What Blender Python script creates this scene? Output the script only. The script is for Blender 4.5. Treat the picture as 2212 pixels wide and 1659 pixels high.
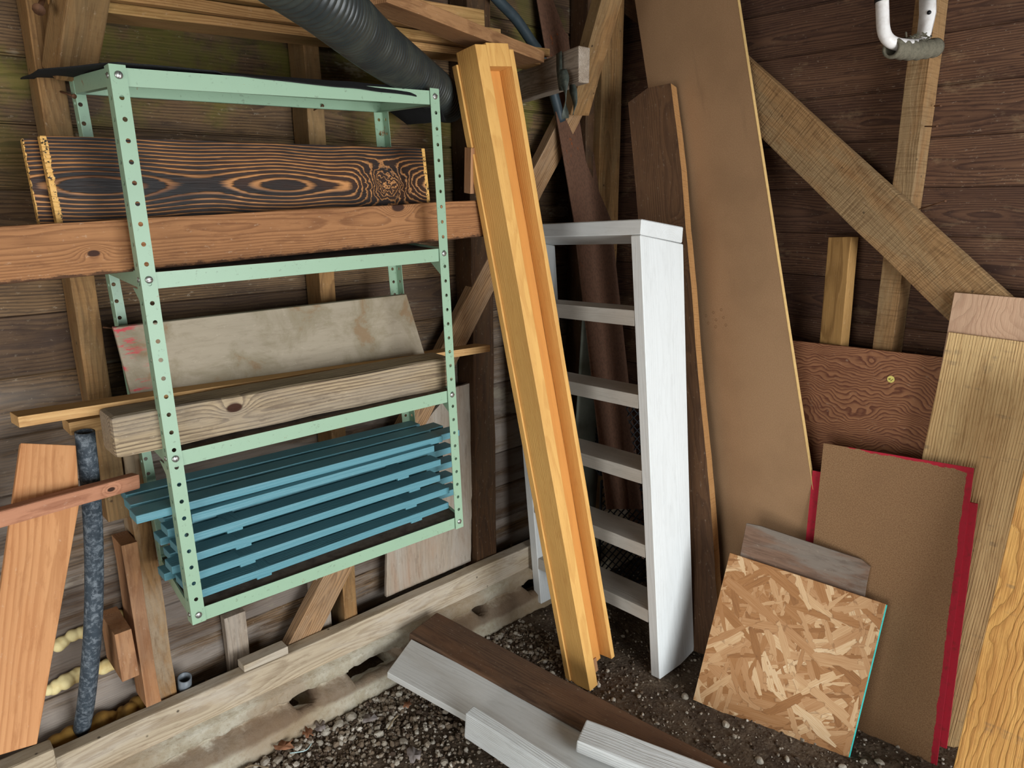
import bpy, bmesh, math, random
from mathutils import Vector, Matrix, noise as mnoise
random.seed(7)
for o in list(bpy.data.objects): bpy.data.objects.remove(o, do_unlink=True)
SC = bpy.context.scene
COL = SC.collection
V = Vector
# ------------------------------------------------------------------ camera
CAMZ = 1.55
yaw, pit, rol = math.radians(47.4016), math.radians(-14.4479), math.radians(-0.3462)
FPX = 1536.4
_f = V((math.cos(yaw)*math.cos(pit), math.sin(yaw)*math.cos(pit), math.sin(pit)))
_r0 = V((math.sin(yaw), -math.cos(yaw), 0)); _u0 = _r0.cross(_f)
_r = _r0*math.cos(rol) + _u0*math.sin(rol); _u = -_r0*math.sin(rol) + _u0*math.cos(rol)
C0 = V((0, 0, CAMZ))
cam = bpy.data.cameras.new('camera'); camo = bpy.data.objects.new('camera', cam); COL.objects.link(camo)
cam.sensor_width = 36; cam.lens = 36*FPX/2212; cam.clip_start = .02
camo.matrix_world = Matrix(((_r.x, _u.x, -_f.x, 0), (_r.y, _u.y, -_f.y, 0), (_r.z, _u.z, -_f.z, CAMZ), (0, 0, 0, 1)))
SC.camera = camo
# ------------------------------------------------------------------ light: overcast daylight through the open doorway behind the camera, plus an added side fill
SC.view_settings.view_transform = 'Standard'; SC.view_settings.look = 'None'
SC.view_settings.gamma = 1; SC.view_settings.use_curve_mapping = False
SC.view_settings.exposure = 0.22
w = bpy.data.worlds.new('world'); SC.world = w; w.use_nodes = True
bg = w.node_tree.nodes['Background']; bg.inputs[0].default_value = (0.86, 0.94, 1.0, 1); bg.inputs[1].default_value = 2.0
DOOR = (-0.9, 2.2, 2.15)      # x0, x1, height of the doorway in wall_back
def area(name, loc, rot, sx, sy, power, col):
    l = bpy.data.lights.new(name, 'AREA'); l.shape = 'RECTANGLE'; l.size = sx; l.size_y = sy; l.energy = power; l.color = col
    o = bpy.data.objects.new(name, l); COL.objects.link(o); o.location = loc; o.rotation_euler = rot
    return o
area('door_daylight', (0.95, -2.35, 0.95), (math.radians(90), 0, 0), 2.3, 1.7, 130, (0.93, 0.97, 1.0))
area('side_fill', (-2.35, -0.1, 1.0), (math.radians(90), 0, math.radians(-90)), 1.6, 1.6, 36, (1.0, 0.95, 0.88))  # added fill lamp, brightens faces turned toward the unseen side wall
# ------------------------------------------------------------------ picks: turn a position seen in the photo into a point on a real plane
def ray(x, y): return _r*((x-1106)/FPX) + _u*(-(y-829.5)/FPX) + _f
def pl(x, y, P, n):
    d = ray(x, y); n = V(n); return C0 + d*((V(P)-C0).dot(n)/d.dot(n))
def py(x, y, Y): return pl(x, y, (0, Y, 0), (0, 1, 0))
def px(x, y, X): return pl(x, y, (X, 0, 0), (1, 0, 0))
def pz(x, y, Z=0): return pl(x, y, (0, 0, Z), (0, 0, 1))
# ------------------------------------------------------------------ node helpers
def lin(c):
    if isinstance(c, str): c = tuple(int(c[i:i+2], 16)/255 for i in (0, 2, 4))
    return tuple((v/12.92 if v <= .04045 else ((v+.055)/1.055)**2.4) for v in c[:3])+(1,)
class NT:
    def __init__(s, name):
        s.mat = bpy.data.materials.new(name); s.mat.use_nodes = True; s.t = s.mat.node_tree; s.n = s.t.nodes
        s.b = s.n['Principled BSDF']; s.b.inputs['Roughness'].default_value = .8
        s.b.inputs['Specular IOR Level'].default_value = .3
    def link(s, a, b): s.t.links.new(a, b)
    def put(s, sock, v):
        if hasattr(v, 'links') or isinstance(v, bpy.types.NodeSocket): s.link(v, sock)
        elif isinstance(v, str): sock.default_value = lin(v)
        else: sock.default_value = v
    def m(s, op, a, b=None, c=None, clamp=False):
        n = s.n.new('ShaderNodeMath'); n.operation = op; n.use_clamp = clamp
        for i, v in enumerate((a, b, c)):
            if v is not None: s.put(n.inputs[i], v)
        return n.outputs[0]
    def coord(s, kind='Object'): return s.n.new('ShaderNodeTexCoord').outputs[kind]
    def sep(s, v):
        n = s.n.new('ShaderNodeSeparateXYZ'); s.link(v, n.inputs[0]); return n.outputs
    def comb(s, x, y, z):
        n = s.n.new('ShaderNodeCombineXYZ')
        for i, v in enumerate((x, y, z)): s.put(n.inputs[i], v)
        return n.outputs[0]
    def noise(s, vec, scale=1, detail=4, rough=.55, dist=0, out=0):
        n = s.n.new('ShaderNodeTexNoise'); s.link(vec, n.inputs['Vector'])
        n.inputs['Scale'].default_value = scale; n.inputs['Detail'].default_value = detail
        n.inputs['Roughness'].default_value = rough; n.inputs['Distortion'].default_value = dist
        return n.outputs[out]
    def voro(s, vec, scale=1, feature='F1', out='Distance', rnd=1):
        n = s.n.new('ShaderNodeTexVoronoi'); n.feature = feature; s.link(vec, n.inputs['Vector'])
        n.inputs['Scale'].default_value = scale; n.inputs['Randomness'].default_value = rnd
        return n.outputs[out]
    def white(s, v):
        n = s.n.new('ShaderNodeTexWhiteNoise'); n.noise_dimensions = '1D'; s.put(n.inputs['W'], v); return n.outputs
    def mix(s, f, a, b, mode='MIX'):
        n = s.n.new('ShaderNodeMix'); n.data_type = 'RGBA'; n.blend_type = mode
        s.put(n.inputs[0], f); s.put(n.inputs[6], a); s.put(n.inputs[7], b); return n.outputs[2]
    def ramp(s, f, stops, mode='LINEAR'):
        n = s.n.new('ShaderNodeValToRGB'); s.put(n.inputs[0], f); cr = n.color_ramp; cr.interpolation = mode
        while len(cr.elements) < len(stops): cr.elements.new(.5)
        for e, (p, c) in zip(cr.elements, stops):
            e.position = p; e.color = lin(c) if isinstance(c, str) else ((c, c, c, 1) if isinstance(c, (int, float)) else c)
        return n.outputs[0]
    def step(s, v, lo, hi):
        n = s.n.new('ShaderNodeMapRange'); n.clamp = True; n.interpolation_type = 'SMOOTHSTEP'
        s.put(n.inputs[0], v); s.put(n.inputs[1], lo); s.put(n.inputs[2], hi); n.inputs[3].default_value = 0; n.inputs[4].default_value = 1
        return n.outputs[0]
    def bump(s, h, strength=.3, dist=.002, prev=None):
        n = s.n.new('ShaderNodeBump'); n.inputs['Strength'].default_value = strength; n.inputs['Distance'].default_value = dist
        s.link(h, n.inputs['Height'])
        if prev is not None: s.link(prev, n.inputs['Normal'])
        return n.outputs[0]
    def rnd(s):
        n = s.n.new('ShaderNodeObjectInfo'); return n.outputs['Random']
    def done(s, col, normal=None, rough=None, metal=None):
        s.put(s.b.inputs['Base Color'], col)
        if normal is not None: s.link(normal, s.b.inputs['Normal'])
        if rough is not None: s.put(s.b.inputs['Roughness'], rough)
        if metal is not None: s.put(s.b.inputs['Metallic'], metal)
        return s.mat
def wood(name, light, dark, ring=170, cy=.0, cz=.06, warp=.02, contrast=.75, fine=.35, tone=.3, tonecol=None,
         grey=None, greyamt=.5, greyscale=5, knots=(), saw=0, spots=0, bump=.35, rough=.78, wx=1.3, axis=None, extra=None, seed=0., dirt=.4, dust=.35):
    """Timber as growth rings round a pith: x = along the grain, y = across the face, z = through the thickness."""
    s = NT(name); R = s.rnd()
    if axis is None: x, y, z = s.sep(s.coord())[0:3]
    else: x, y, z = axis(s)
    xo = s.m('ADD', x, s.m('MULTIPLY_ADD', R, 37.0, seed))
    vlow = s.comb(s.m('MULTIPLY', xo, wx), s.m('MULTIPLY', y, 5.), s.m('MULTIPLY', z, 5.))
    n1 = s.noise(vlow, 1, 3, .5, 0, 1); ns = s.sep(n1)
    yy = s.m('ADD', y, s.m('MULTIPLY_ADD', ns[0], warp*2, -warp-cy)); yy = s.m('ADD', yy, s.m('MULTIPLY_ADD', R, .06, -.03))
    zz = s.m('ADD', z, s.m('MULTIPLY_ADD', ns[1], warp*3, -warp*1.5-cz))
    r = s.m('SQRT', s.m('ADD', s.m('MULTIPLY', yy, yy), s.m('MULTIPLY', zz, zz)))
    core = None
    for (kx, ky, kr) in knots:
        dx = s.m('MULTIPLY', s.m('SUBTRACT', x, kx), .55); dy = s.m('SUBTRACT', y, ky)
        d2 = s.m('DIVIDE', s.m('ADD', s.m('MULTIPLY', dx, dx), s.m('MULTIPLY', dy, dy)), kr*kr)
        e = s.m('EXPONENT', s.m('MULTIPLY', d2, -.35)); r = s.m('MULTIPLY_ADD', e, kr*2.4, r)
        c = s.m('EXPONENT', s.m('MULTIPLY', s.m('MULTIPLY', d2, d2), -1.6)); core = c if core is None else s.m('MAXIMUM', core, c)
    fvec = s.comb(s.m('MULTIPLY', xo, 7.), s.m('MULTIPLY', y, 260.), s.m('MULTIPLY', z, 260.))
    fn = s.noise(fvec, 1, 3, .6)
    ph = s.m('FRACT', s.m('MULTIPLY_ADD', r, ring, s.m('MULTIPLY', fn, .35)))
    band = s.ramp(ph, [(0, 0.), (.45, .25), (.8, 1.), (.93, .9), (1, 0.)])
    fac = s.m('MULTIPLY', band, contrast)
    fac = s.m('MULTIPLY_ADD', s.m('SUBTRACT', fn, .5), fine*1.6, fac, True)
    col = s.mix(fac, light, dark)
    bn = s.noise(s.comb(s.m('MULTIPLY', xo, 2.5), s.m('MULTIPLY', y, 14.), s.m('MULTIPLY', z, 14.)), 1, 4, .6)
    col = s.mix(s.m('MULTIPLY', s.step(bn, .42, .75), tone), col, tonecol or dark)
    if grey:
        gn = s.noise(s.comb(s.m('MULTIPLY', xo, greyscale*.5), s.m('MULTIPLY', y, greyscale*2), s.m('MULTIPLY', z, greyscale*2)), 1, 6, .65, .4)
        col = s.mix(s.m('MULTIPLY', s.step(gn, .42, .62), greyamt), col, grey)
    if dirt:
        dn = s.noise(s.comb(s.m('MULTIPLY', xo, 16.), s.m('MULTIPLY', y, 75.), s.m('MULTIPLY', z, 75.)), 1, 6, .7, .3)
        col = s.mix(s.m('MULTIPLY', s.step(dn, .5, .68), dirt), col, dark)
        ds = s.noise(s.comb(s.m('MULTIPLY', xo, 60.), s.m('MULTIPLY', y, 110.), s.m('MULTIPLY', z, 110.)), 1, 5, .75)
        col = s.mix(s.m('MULTIPLY', s.step(ds, .60, .70), dust), col, s.mix(.5, light, 'd8cbb4'))
    if core is not None: col = s.mix(s.step(core, .3, .8), col, lin('3a2216'))
    h = s.m('MULTIPLY_ADD', fn, .6, s.m('MULTIPLY', band, .4))
    if saw:
        sv = s.noise(s.comb(s.m('MULTIPLY', xo, 220.), s.m('MULTIPLY', y, 9.), s.m('MULTIPLY', z, 9.)), 1, 2, .5)
        h = s.m('MULTIPLY_ADD', sv, saw, h); col = s.mix(s.m('MULTIPLY', s.step(sv, .5, .7), min(.45, saw*.25)), col, dark)
    if spots:
        vd = s.voro(s.comb(s.m('MULTIPLY', xo, 1.), y, z), 16)
        sp = s.m('SUBTRACT', 1., s.step(vd, .035, .09)); col = s.mix(s.m('MULTIPLY', sp, spots), col, lin('20140c'))
    if extra: col = extra(s, col, x, y, z, xo)
    return s.done(col, s.bump(h, bump, .0025), rough)
def plain(name, col, rough=.6, metal=0, nscale=40, var=.25, dark=None, bump=.1, bscale=200, extra=None):
    s = NT(name); c = s.coord(); n = s.noise(c, nscale, 5, .6)
    cc = s.mix(s.m('MULTIPLY', s.step(n, .4, .7), var), col, dark or '201a14')
    if extra: cc = extra(s, cc, c)
    return s.done(cc, s.bump(s.noise(c, bscale, 3), bump, .001), rough, metal)
# ------------------------------------------------------------------ object helpers
def tag(o, label=None, cat=None, group=None, kind=None):
    if label: o['label'] = label
    if cat: o['category'] = cat
    if group: o['group'] = group
    if kind: o['kind'] = kind
    return o
def link(name, me, mats, parent=None, M=None):
    o = bpy.data.objects.new(name, me); COL.objects.link(o)
    for m in (mats if isinstance(mats, (list, tuple)) else [mats]): me.materials.append(m)
    if M is not None: o.matrix_world = M
    if parent is not None:
        o.parent = parent; o.matrix_parent_inverse = parent.matrix_world.inverted()
    return o
def empty(name, loc, label, cat, group=None):
    o = bpy.data.objects.new(name, None); COL.objects.link(o); o.empty_display_size = .05
    o.matrix_world = Matrix.Translation(V(loc)); tag(o, label, cat, group); return o
def frame(o, X, Y, Z=None):
    X = V(X).normalized(); Y = V(Y); Y = (Y - X*X.dot(Y)).normalized(); Z = X.cross(Y)
    return Matrix(((X.x, Y.x, Z.x, o[0]), (X.y, Y.y, Z.y, o[1]), (X.z, Y.z, Z.z, o[2]), (0, 0, 0, 1)))
def boxbm(dx, dy, dz, bev=.0015, seg=1, wob=0, seed=0):
    bm = bmesh.new(); nx = seg
    rings = []
    for i in range(nx+1):
        x = -dx/2 + dx*i/nx
        def j(k): 
            return wob*mnoise.noise(V((x*7+seed, k*5.3, seed*1.7))) if wob else 0
        rings.append([bm.verts.new((x, -dy/2+j(0), -dz/2+j(1)*.6)), bm.verts.new((x, dy/2+j(2), -dz/2+j(3)*.6)),
                      bm.verts.new((x, dy/2+j(4), dz/2+j(5)*.6)), bm.verts.new((x, -dy/2+j(6), dz/2+j(7)*.6))])
    for a, b in zip(rings, rings[1:]):
        for k in range(4): bm.faces.new((a[k], b[k], b[(k+1) % 4], a[(k+1) % 4]))
    bm.faces.new(rings[0]); bm.faces.new(rings[-1][::-1])
    bmesh.ops.recalc_face_normals(bm, faces=bm.faces)
    if bev:
        ed = [e for e in bm.edges if len(e.link_faces) == 2 and e.calc_face_angle() > 1.0]
        bmesh.ops.bevel(bm, geom=ed, offset=bev, segments=2, profile=.6, affect='EDGES')
    return bm
def tomesh(bm, name, smooth=False):
    me = bpy.data.meshes.new(name); bm.to_mesh(me); bm.free()
    if smooth: me.polygons.foreach_set('use_smooth', [True]*len(me.polygons))
    return me
_sd = [0]
def board(name, P, X, Y, dims, mat, parent=None, bev=.0015, seg=None, wob=.0012, c=(0, 0, 0)):
    """Rectangular timber: corner P, length along X, width along Y, thickness toward X x Y (negative dims grow the other way)."""
    _sd[0] += 1; X = V(X).normalized(); Y = V(Y); Y = (Y - X*X.dot(Y)).normalized(); Z = X.cross(Y)
    L, W, T = dims; cen = V(P) + X*L/2 + Y*W/2 + Z*T/2
    seg = seg or max(1, int(abs(L)/.06))
    bm = boxbm(abs(L), abs(W), abs(T), min(bev, abs(T)*.2), seg, wob, _sd[0])
    return link(name, tomesh(bm, name), mat, parent, frame(cen, X, Y))
def beam(name, A, B, W, wdir, T, mat, parent=None, **k):
    """Timber whose face centre line runs A to B; width along wdir; face at the line, thickness T toward X x Y (sign)."""
    A = V(A); B = V(B); X = (B-A).normalized(); Y = V(wdir); Y = (Y - X*X.dot(Y)).normalized()
    return board(name, A - Y*W/2, X, Y, ((B-A).length, W, T), mat, parent, **k)
def slab(name, pts, ext, mat, X, parent=None, bev=.001, jit=0, step=.02):
    """Flat sheet: world outline pts (one plane), extruded by vector ext; X = grain direction. jit roughens the outline."""
    pts = [V(p) for p in pts]; ext = V(ext)
    if jit:
        q = []
        for a, b in zip(pts, pts[1:]+pts[:1]):
            n = max(1, int((b-a).length/step)); pe = (b-a).cross(ext).normalized()
            for i in range(n): q.append(a.lerp(b, i/n) + pe*(jit*mnoise.noise(a.lerp(b, i/n)*60) if i else 0))
        pts = q
    cen = sum(pts, V())/len(pts) + ext/2
    n = ext.normalized(); M = frame(cen, X, n.cross(V(X))); Mi = M.inverted()
    bm = bmesh.new()
    a = [bm.verts.new(Mi @ p) for p in pts]; b = [bm.verts.new(Mi @ (p+ext)) for p in pts]
    bm.faces.new(a); bm.faces.new(b[::-1])
    for i in range(len(a)): j = (i+1) % len(a); bm.faces.new((a[i], b[i], b[j], a[j]))
    bmesh.ops.recalc_face_normals(bm, faces=bm.faces)
    if bev and not jit:
        ed = [e for e in bm.edges if e.calc_face_angle(0) > .6]
        bmesh.ops.bevel(bm, geom=ed, offset=min(bev, ext.length*.2), segments=1, affect='EDGES')
    return link(name, tomesh(bm, name), mat, parent, M)
def tube(name, pts, rad, mat, parent=None, seg=16, cap=True, smooth=True, inner=0):
    """Tube along points; rad = number or list. Open ended with wall thickness when inner > 0."""
    pts = [V(p) for p in pts]; n = len(pts); rad = rad if isinstance(rad, (list, tuple)) else [rad]*n
    cen = sum(pts, V())/n; bm = bmesh.new(); up = V((0, 0, 1)); prev = None; rings = []
    for i, p in enumerate(pts):
        t = (pts[min(i+1, n-1)] - pts[max(i-1, 0)]).normalized()
        if prev is None:
            a = t.cross(up if abs(t.z) < .9 else V((1, 0, 0))).normalized()
        else: a = (prev - t*prev.dot(t)).normalized()
        prev = a; b = t.cross(a)
        rings.append((p-cen, a, b, rad[i]))
    def mk(sc):
        out = []
        for (p, a, b, r) in rings: out.append([bm.verts.new(p + (a*math.cos(k*2*math.pi/seg)+b*math.sin(k*2*math.pi/seg))*(r*sc if sc <= 1 else r)) for k in range(seg)])
        return out
    O = mk(1)
    for A, B in zip(O, O[1:]):
        for k in range(seg): bm.faces.new((A[k], A[(k+1) % seg], B[(k+1) % seg], B[k]))
    if inner:
        I = mk(inner)
        for A, B in zip(I, I[1:]):
            for k in range(seg): bm.faces.new((A[k], B[k], B[(k+1) % seg], A[(k+1) % seg]))
        for A, B in ((O[0], I[0]), (I[-1], O[-1])):
            for k in range(seg): bm.faces.new((A[k], B[k], B[(k+1) % seg], A[(k+1) % seg]))
    elif cap: bm.faces.new(O[0][::-1]); bm.faces.new(O[-1])
    bmesh.ops.recalc_face_normals(bm, faces=bm.faces)
    return link(name, tomesh(bm, name, smooth), mat, parent, Matrix.Translation(cen))
def curve(ps, n=12):
    """Catmull-Rom through ps."""
    ps = [V(p) for p in ps]; q = [ps[0]*2-ps[1]] + ps + [ps[-1]*2-ps[-2]]; out = []
    for i in range(1, len(q)-2):
        a, b, c, d = q[i-1:i+3]
        for k in range(n):
            t = k/n; out.append(.5*((2*b)+(c-a)*t+(2*a-5*b+4*c-d)*t*t+(3*b-a-3*c+d)*t**3))
    return out+[ps[-1]]
# ------------------------------------------------------------------ materials
def knotless(**k): return k
M_stud = wood('aged_stud', '8f6a40', '4c3218', ring=230, contrast=.45, fine=.5, tone=.5, tonecol='3f2a16', grey='7d6a4a', greyamt=.45, spots=.8, saw=.4)
M_studred = wood('weathered_stud_low', '9a7448', '5a3c20', ring=230, contrast=.4, fine=.5, tone=.4, tonecol='6b4426', grey='a2927a', greyamt=.75, saw=.3)
M_dark = wood('dark_old_timber', '4a3018', '20130a', ring=230, contrast=.5, fine=.5, tone=.5, grey='4a3a26', greyamt=.4)
M_brace = wood('rough_sawn_brace', '97744c', '5a3e22', ring=200, cz=.09, contrast=.3, fine=.5, tone=.55, tonecol='6e4420', grey='8c7a5a', greyamt=.5, saw=1.6, bump=.6, spots=.7)
M_diag = wood('grained_brace', 'a8835c', '5f4128', ring=150, cy=.01, cz=.035, warp=.03, contrast=.7, fine=.4, grey='8f7c66', greyamt=.35)
M_greybrace = wood('weathered_grey_timber', '9a8a78', '54463a', ring=200, contrast=.6, fine=.7, tone=.4, grey='b5aa9c', greyamt=.5)
M_lumber = wood('stored_lumber', 'b48a58', '6e451f', ring=200, contrast=.5, fine=.4, tone=.45, tonecol='75481d', grey='7c7038', greyamt=.35)
def plank_extra(s, col, x, y, z, xo):
    n = s.noise(s.comb(s.m('MULTIPLY', x, 30.), s.m('MULTIPLY', y, 60.), z), 1, 5, .75)
    e = s.m('SUBTRACT', 1., s.step(s.m('ADD', y, s.m('MULTIPLY_ADD', n, .03, -.015)), -.050, -.044))
    return s.mix(s.m('MULTIPLY', e, .8), col, '2c1a10')
M_plank = wood('brown_plank', 'a07048', '603a20', extra=plank_extra, ring=210, cy=.02, cz=.05, contrast=.55, fine=.4, tone=.4, tonecol='5d3319', bump=.3,
               knots=[(.37, .045, .014), (-.36, -.01, .008)])
M_cedar = wood('orange_cedar', 'c99262', '9e663c', ring=120, cy=.01, cz=.04, warp=.02, contrast=.5, fine=.3, tone=.25, tonecol='b06a38')
M_stick = wood('reddish_batten', 'b98263', '7d4a33', ring=220, contrast=.4, fine=.4, tone=.3, knots=[(.1, 0, .006)])
M_redbrd = wood('slanting_board', 'a27850', '5e3a20', ring=200, contrast=.4, fine=.5, tone=.4)
M_pine = wood('pale_pine', 'c9a06a', '96683a', ring=200, contrast=.4, fine=.3, tone=.2)
M_block = wood('reddish_block', 'ab7c54', '74482a', ring=150, cz=.03, contrast=.5, fine=.4, tone=.4, tonecol='6a3c20', grey='a58a70', greyamt=.3)
M_timber = wood('weathered_post', 'ab9778', '55453a', ring=120, cy=.02, cz=.05, contrast=.75, fine=.8, tone=.4, tonecol='5b452f', grey='8d8273', greyamt=.55, greyscale=4, bump=.8, knots=[(-.19, .018, .013)], rough=.9)
M_trough = wood('golden_pine', 'dcab62', 'b98040', dirt=.3, dust=.1, ring=170, contrast=.35, fine=.3, tone=.3, tonecol='c08a4c', rough=.6)
M_trough_in = wood('orange_pine_inside', 'd09048', 'b8763a', dirt=.15, dust=.05, ring=90, cz=.2, contrast=.2, fine=.15, tone=.2, tonecol='b58048', rough=.6)
M_live = wood('live_edge_slab', '5f422a', '382416', ring=230, cz=.07, contrast=.45, fine=.4, tone=.45, knots=[(.42, -.02, .02)], rough=.75)
M_cut = wood('fresh_cut_edge', 'b98a56', '8d5f34', ring=220, contrast=.35, fine=.4, saw=1.6, bump=.6)
M_floorplank = wood('dark_floor_plank', '5f4836', '35251c', ring=220, cy=.03, contrast=.5, fine=.5, tone=.6, tonecol='2f1d14', grey='7b563a', greyamt=.35, knots=[(.46, -.01, .011)])
M_weather = wood('grey_weathered_ply', '7d6250', '4e3c30', ring=150, cz=.3, contrast=.45, fine=.6, tone=.3, grey='7c746a', greyamt=.75, greyscale=7, bump=.6, rough=.95)
M_redply = wood('red_plywood', '9c6c4a', '562a1c', ring=105, cy=.03, cz=.03, warp=.11, wx=4.5, contrast=.85, fine=.25, tone=.35, tonecol='5a3424', bump=.2, rough=.65)
M_short = wood('short_pine_stud', 'b78d55', '7d5a30', ring=160, cz=.2, contrast=.65, fine=.3, tone=.3)
M_sill = wood('pale_sill', 'b3a38a', '75614a', ring=200, cz=.08, contrast=.45, fine=.5, tone=.4, tonecol='86694a', grey='bdb3a4', greyamt=.6, spots=.8, bump=.5)
def rough_extra(s, col, x, y, z, xo):
    n = s.noise(s.comb(s.m('MULTIPLY', x, 40.), s.m('MULTIPLY', y, 3.), z), 1, 3, .6)
    n2 = s.noise(s.comb(s.m('MULTIPLY', x, 9.), s.m('MULTIPLY', y, 30.), z), 1, 4, .6)
    return s.mix(s.m('MULTIPLY', s.step(n, .56, .68), s.m('MULTIPLY', s.step(n2, .45, .65), .5)), col, '5a5145')
M_rough = wood('rough_face_plywood', 'c8a876', '8f6a40', ring=150, cz=.05, cy=.05, contrast=.35, fine=.9, tone=.4, tonecol='a8794a', bump=1.0, rough=.9, extra=rough_extra)
M_pink = wood('pinkish_plywood', 'bf9c7f', 'a07a60', ring=60, cz=.02, warp=.09, wx=4, contrast=.35, fine=.15, tone=.25, tonecol='7a6450')
M_yel = wood('yellow_plywood', 'cf9d57', '9a6530', ring=60, cz=.03, cy=.05, warp=.08, wx=3, contrast=.55, fine=.5, tone=.4, tonecol='a86e34', bump=.8, extra=rough_extra)
M_greyply = wood('grey_plywood', '9c8e7c', '6e5c4c', ring=80, cz=.1, warp=.06, contrast=.25, fine=.4, tone=.3, grey='a8a094', greyamt=.7, greyscale=3, bump=.3, tonecol='a86e48')
def panel_extra(s, col, x, y, z, xo):
    v = s.comb(x, y, z); n = s.noise(v, 7, 6, .65, .6); n2 = s.noise(v, 26, 6, .7, .4)
    col = s.mix(s.m('MULTIPLY', s.step(n, .45, .6), .55), col, '7c7158'); col = s.mix(s.m('MULTIPLY', s.step(n, .58, .66), .6), col, '80603f')
    rn = s.noise(s.comb(s.m('MULTIPLY', x, 14.), s.m('MULTIPLY', y, 60.), z), 1, 5, .75)
    eL = s.m('SUBTRACT', 1., s.step(x, -.40, -.33)); eT = s.m('MULTIPLY', s.step(y, .055, .08), s.m('SUBTRACT', 1., s.step(x, .05, .12)))
    f = s.m('MULTIPLY', s.m('MAXIMUM', s.m('MULTIPLY', eL, .9), eT), s.step(rn, .52, .62))
    return s.mix(f, col, 'c43a48')
M_panel = wood('painted_panel_face', '9d917d', '7c705c', ring=60, cz=.2, contrast=.12, fine=.3, tone=.2, bump=.2, extra=panel_extra)
M_white = wood('white_painted_wood', 'd8dad8', 'b9bab7', dirt=.25, dust=.1, ring=150, contrast=.15, fine=.15, tone=.10, tonecol='9c988e', spots=0, bump=.15, rough=.55)
M_whiteplank = wood('white_painted_smooth', 'ccccc8', 'aaa9a2', dirt=.3, dust=.1, ring=120, contrast=.15, fine=.15, tone=.35, tonecol='a39a8c', bump=.2, rough=.6)
M_whiteold = wood('white_painted_plank', 'd2d4d2', 'adaeaa', ring=190, contrast=.4, fine=.4, tone=.2, tonecol='8c8272', bump=.7, rough=.6)
M_rung = wood('grey_white_rung', 'b9b3a9', '9c958a', ring=180, contrast=.3, fine=.35, tone=.3, tonecol='8a7c6c', bump=.3, rough=.65)
M_teal = wood('teal_painted_slat', '5a8b95', '487883', dirt=.15, dust=.12, ring=170, contrast=.3, fine=.35, tone=.12, tonecol='42707a', bump=.4, rough=.42)
def char_mat(name, seed):
    s = NT(name); x, y, z = s.sep(s.coord())[0:3]
    xs = s.m('ADD', x, seed)
    n1 = s.sep(s.noise(s.comb(s.m('MULTIPLY', xs, 2.6), s.m('MULTIPLY', y, 3.), 0.), 1, 2, .5, 0, 1))
    # plain-sawn board: ring radius from a pith that wanders close under the face
    yy = s.m('ADD', y, s.m('MULTIPLY_ADD', n1[0], .024, -.040))
    dep = s.m('MULTIPLY_ADD', s.m('MULTIPLY', s.m('SINE', s.m('MULTIPLY_ADD', x, 16., -1.9)), s.m('SUBTRACT', 1., s.step(x, .12, .24))), .5, s.m('MULTIPLY', n1[1], .8))
    zz = s.m('MULTIPLY_ADD', dep, .014, .030)
    r = s.m('SQRT', s.m('ADD', s.m('MULTIPLY', yy, yy), s.m('MULTIPLY', zz, zz)))
    kx, ky, kr = .325, .026, .032
    dx = s.m('MULTIPLY', s.m('SUBTRACT', x, kx), .62); dy = s.m('SUBTRACT', y, ky)
    d2 = s.m('DIVIDE', s.m('ADD', s.m('MULTIPLY', dx, dx), s.m('MULTIPLY', dy, dy)), kr*kr)
    w_ = s.m('MULTIPLY_ADD', s.noise(s.comb(xs, y, 0.), 26, 3), 2.2, -1.1)
    e = s.m('EXPONENT', s.m('MULTIPLY', s.m('ADD', d2, s.m('MULTIPLY', w_, 1.1)), -.5)); r = s.m('MULTIPLY_ADD', e, .06, r)
    fn = s.noise(s.comb(s.m('MULTIPLY', xs, 9.), s.m('MULTIPLY', y, 260.), 0.), 1, 3, .6)
    ph = s.m('FRACT', s.m('MULTIPLY_ADD', s.m('ABSOLUTE', r), 150., s.m('MULTIPLY', fn, .5)))
    band = s.ramp(ph, [(0, 0.), (.1, .9), (.2, .9), (.45, 0.), (1, 0.)])
    burn = s.noise(s.comb(s.m('MULTIPLY', xs, 3.), s.m('MULTIPLY', y, 9.), 0.), 1, 3, .6)
    light = s.mix(s.step(burn, .4, .65), 'c58a54', '6e4628')
    dark = s.mix(s.step(burn, .35, .6), '3a2214', '1b1614')
    col = s.mix(band, dark, light)
    edge = s.m('ADD', s.m('ABSOLUTE', x), s.m('MULTIPLY_ADD', s.noise(s.comb(xs, y, z), 90, 4, .7), .012, -.006))
    col = s.mix(s.step(edge, .4475, .449), col, 'd9a85e')
    fl = s.noise(s.comb(xs, y, z), 130, 4, .7); col = s.mix(s.m('MULTIPLY', s.step(fl, .56, .6), s.step(edge, .4475, .449)), col, '1a1510')
    return s.done(col, s.bump(s.m('MULTIPLY_ADD', band, .8, fn), .7, .002), .55)
M_char = char_mat('charred_board', 3.1); M_char2 = char_mat('charred_board_back', 11.7)
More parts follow.
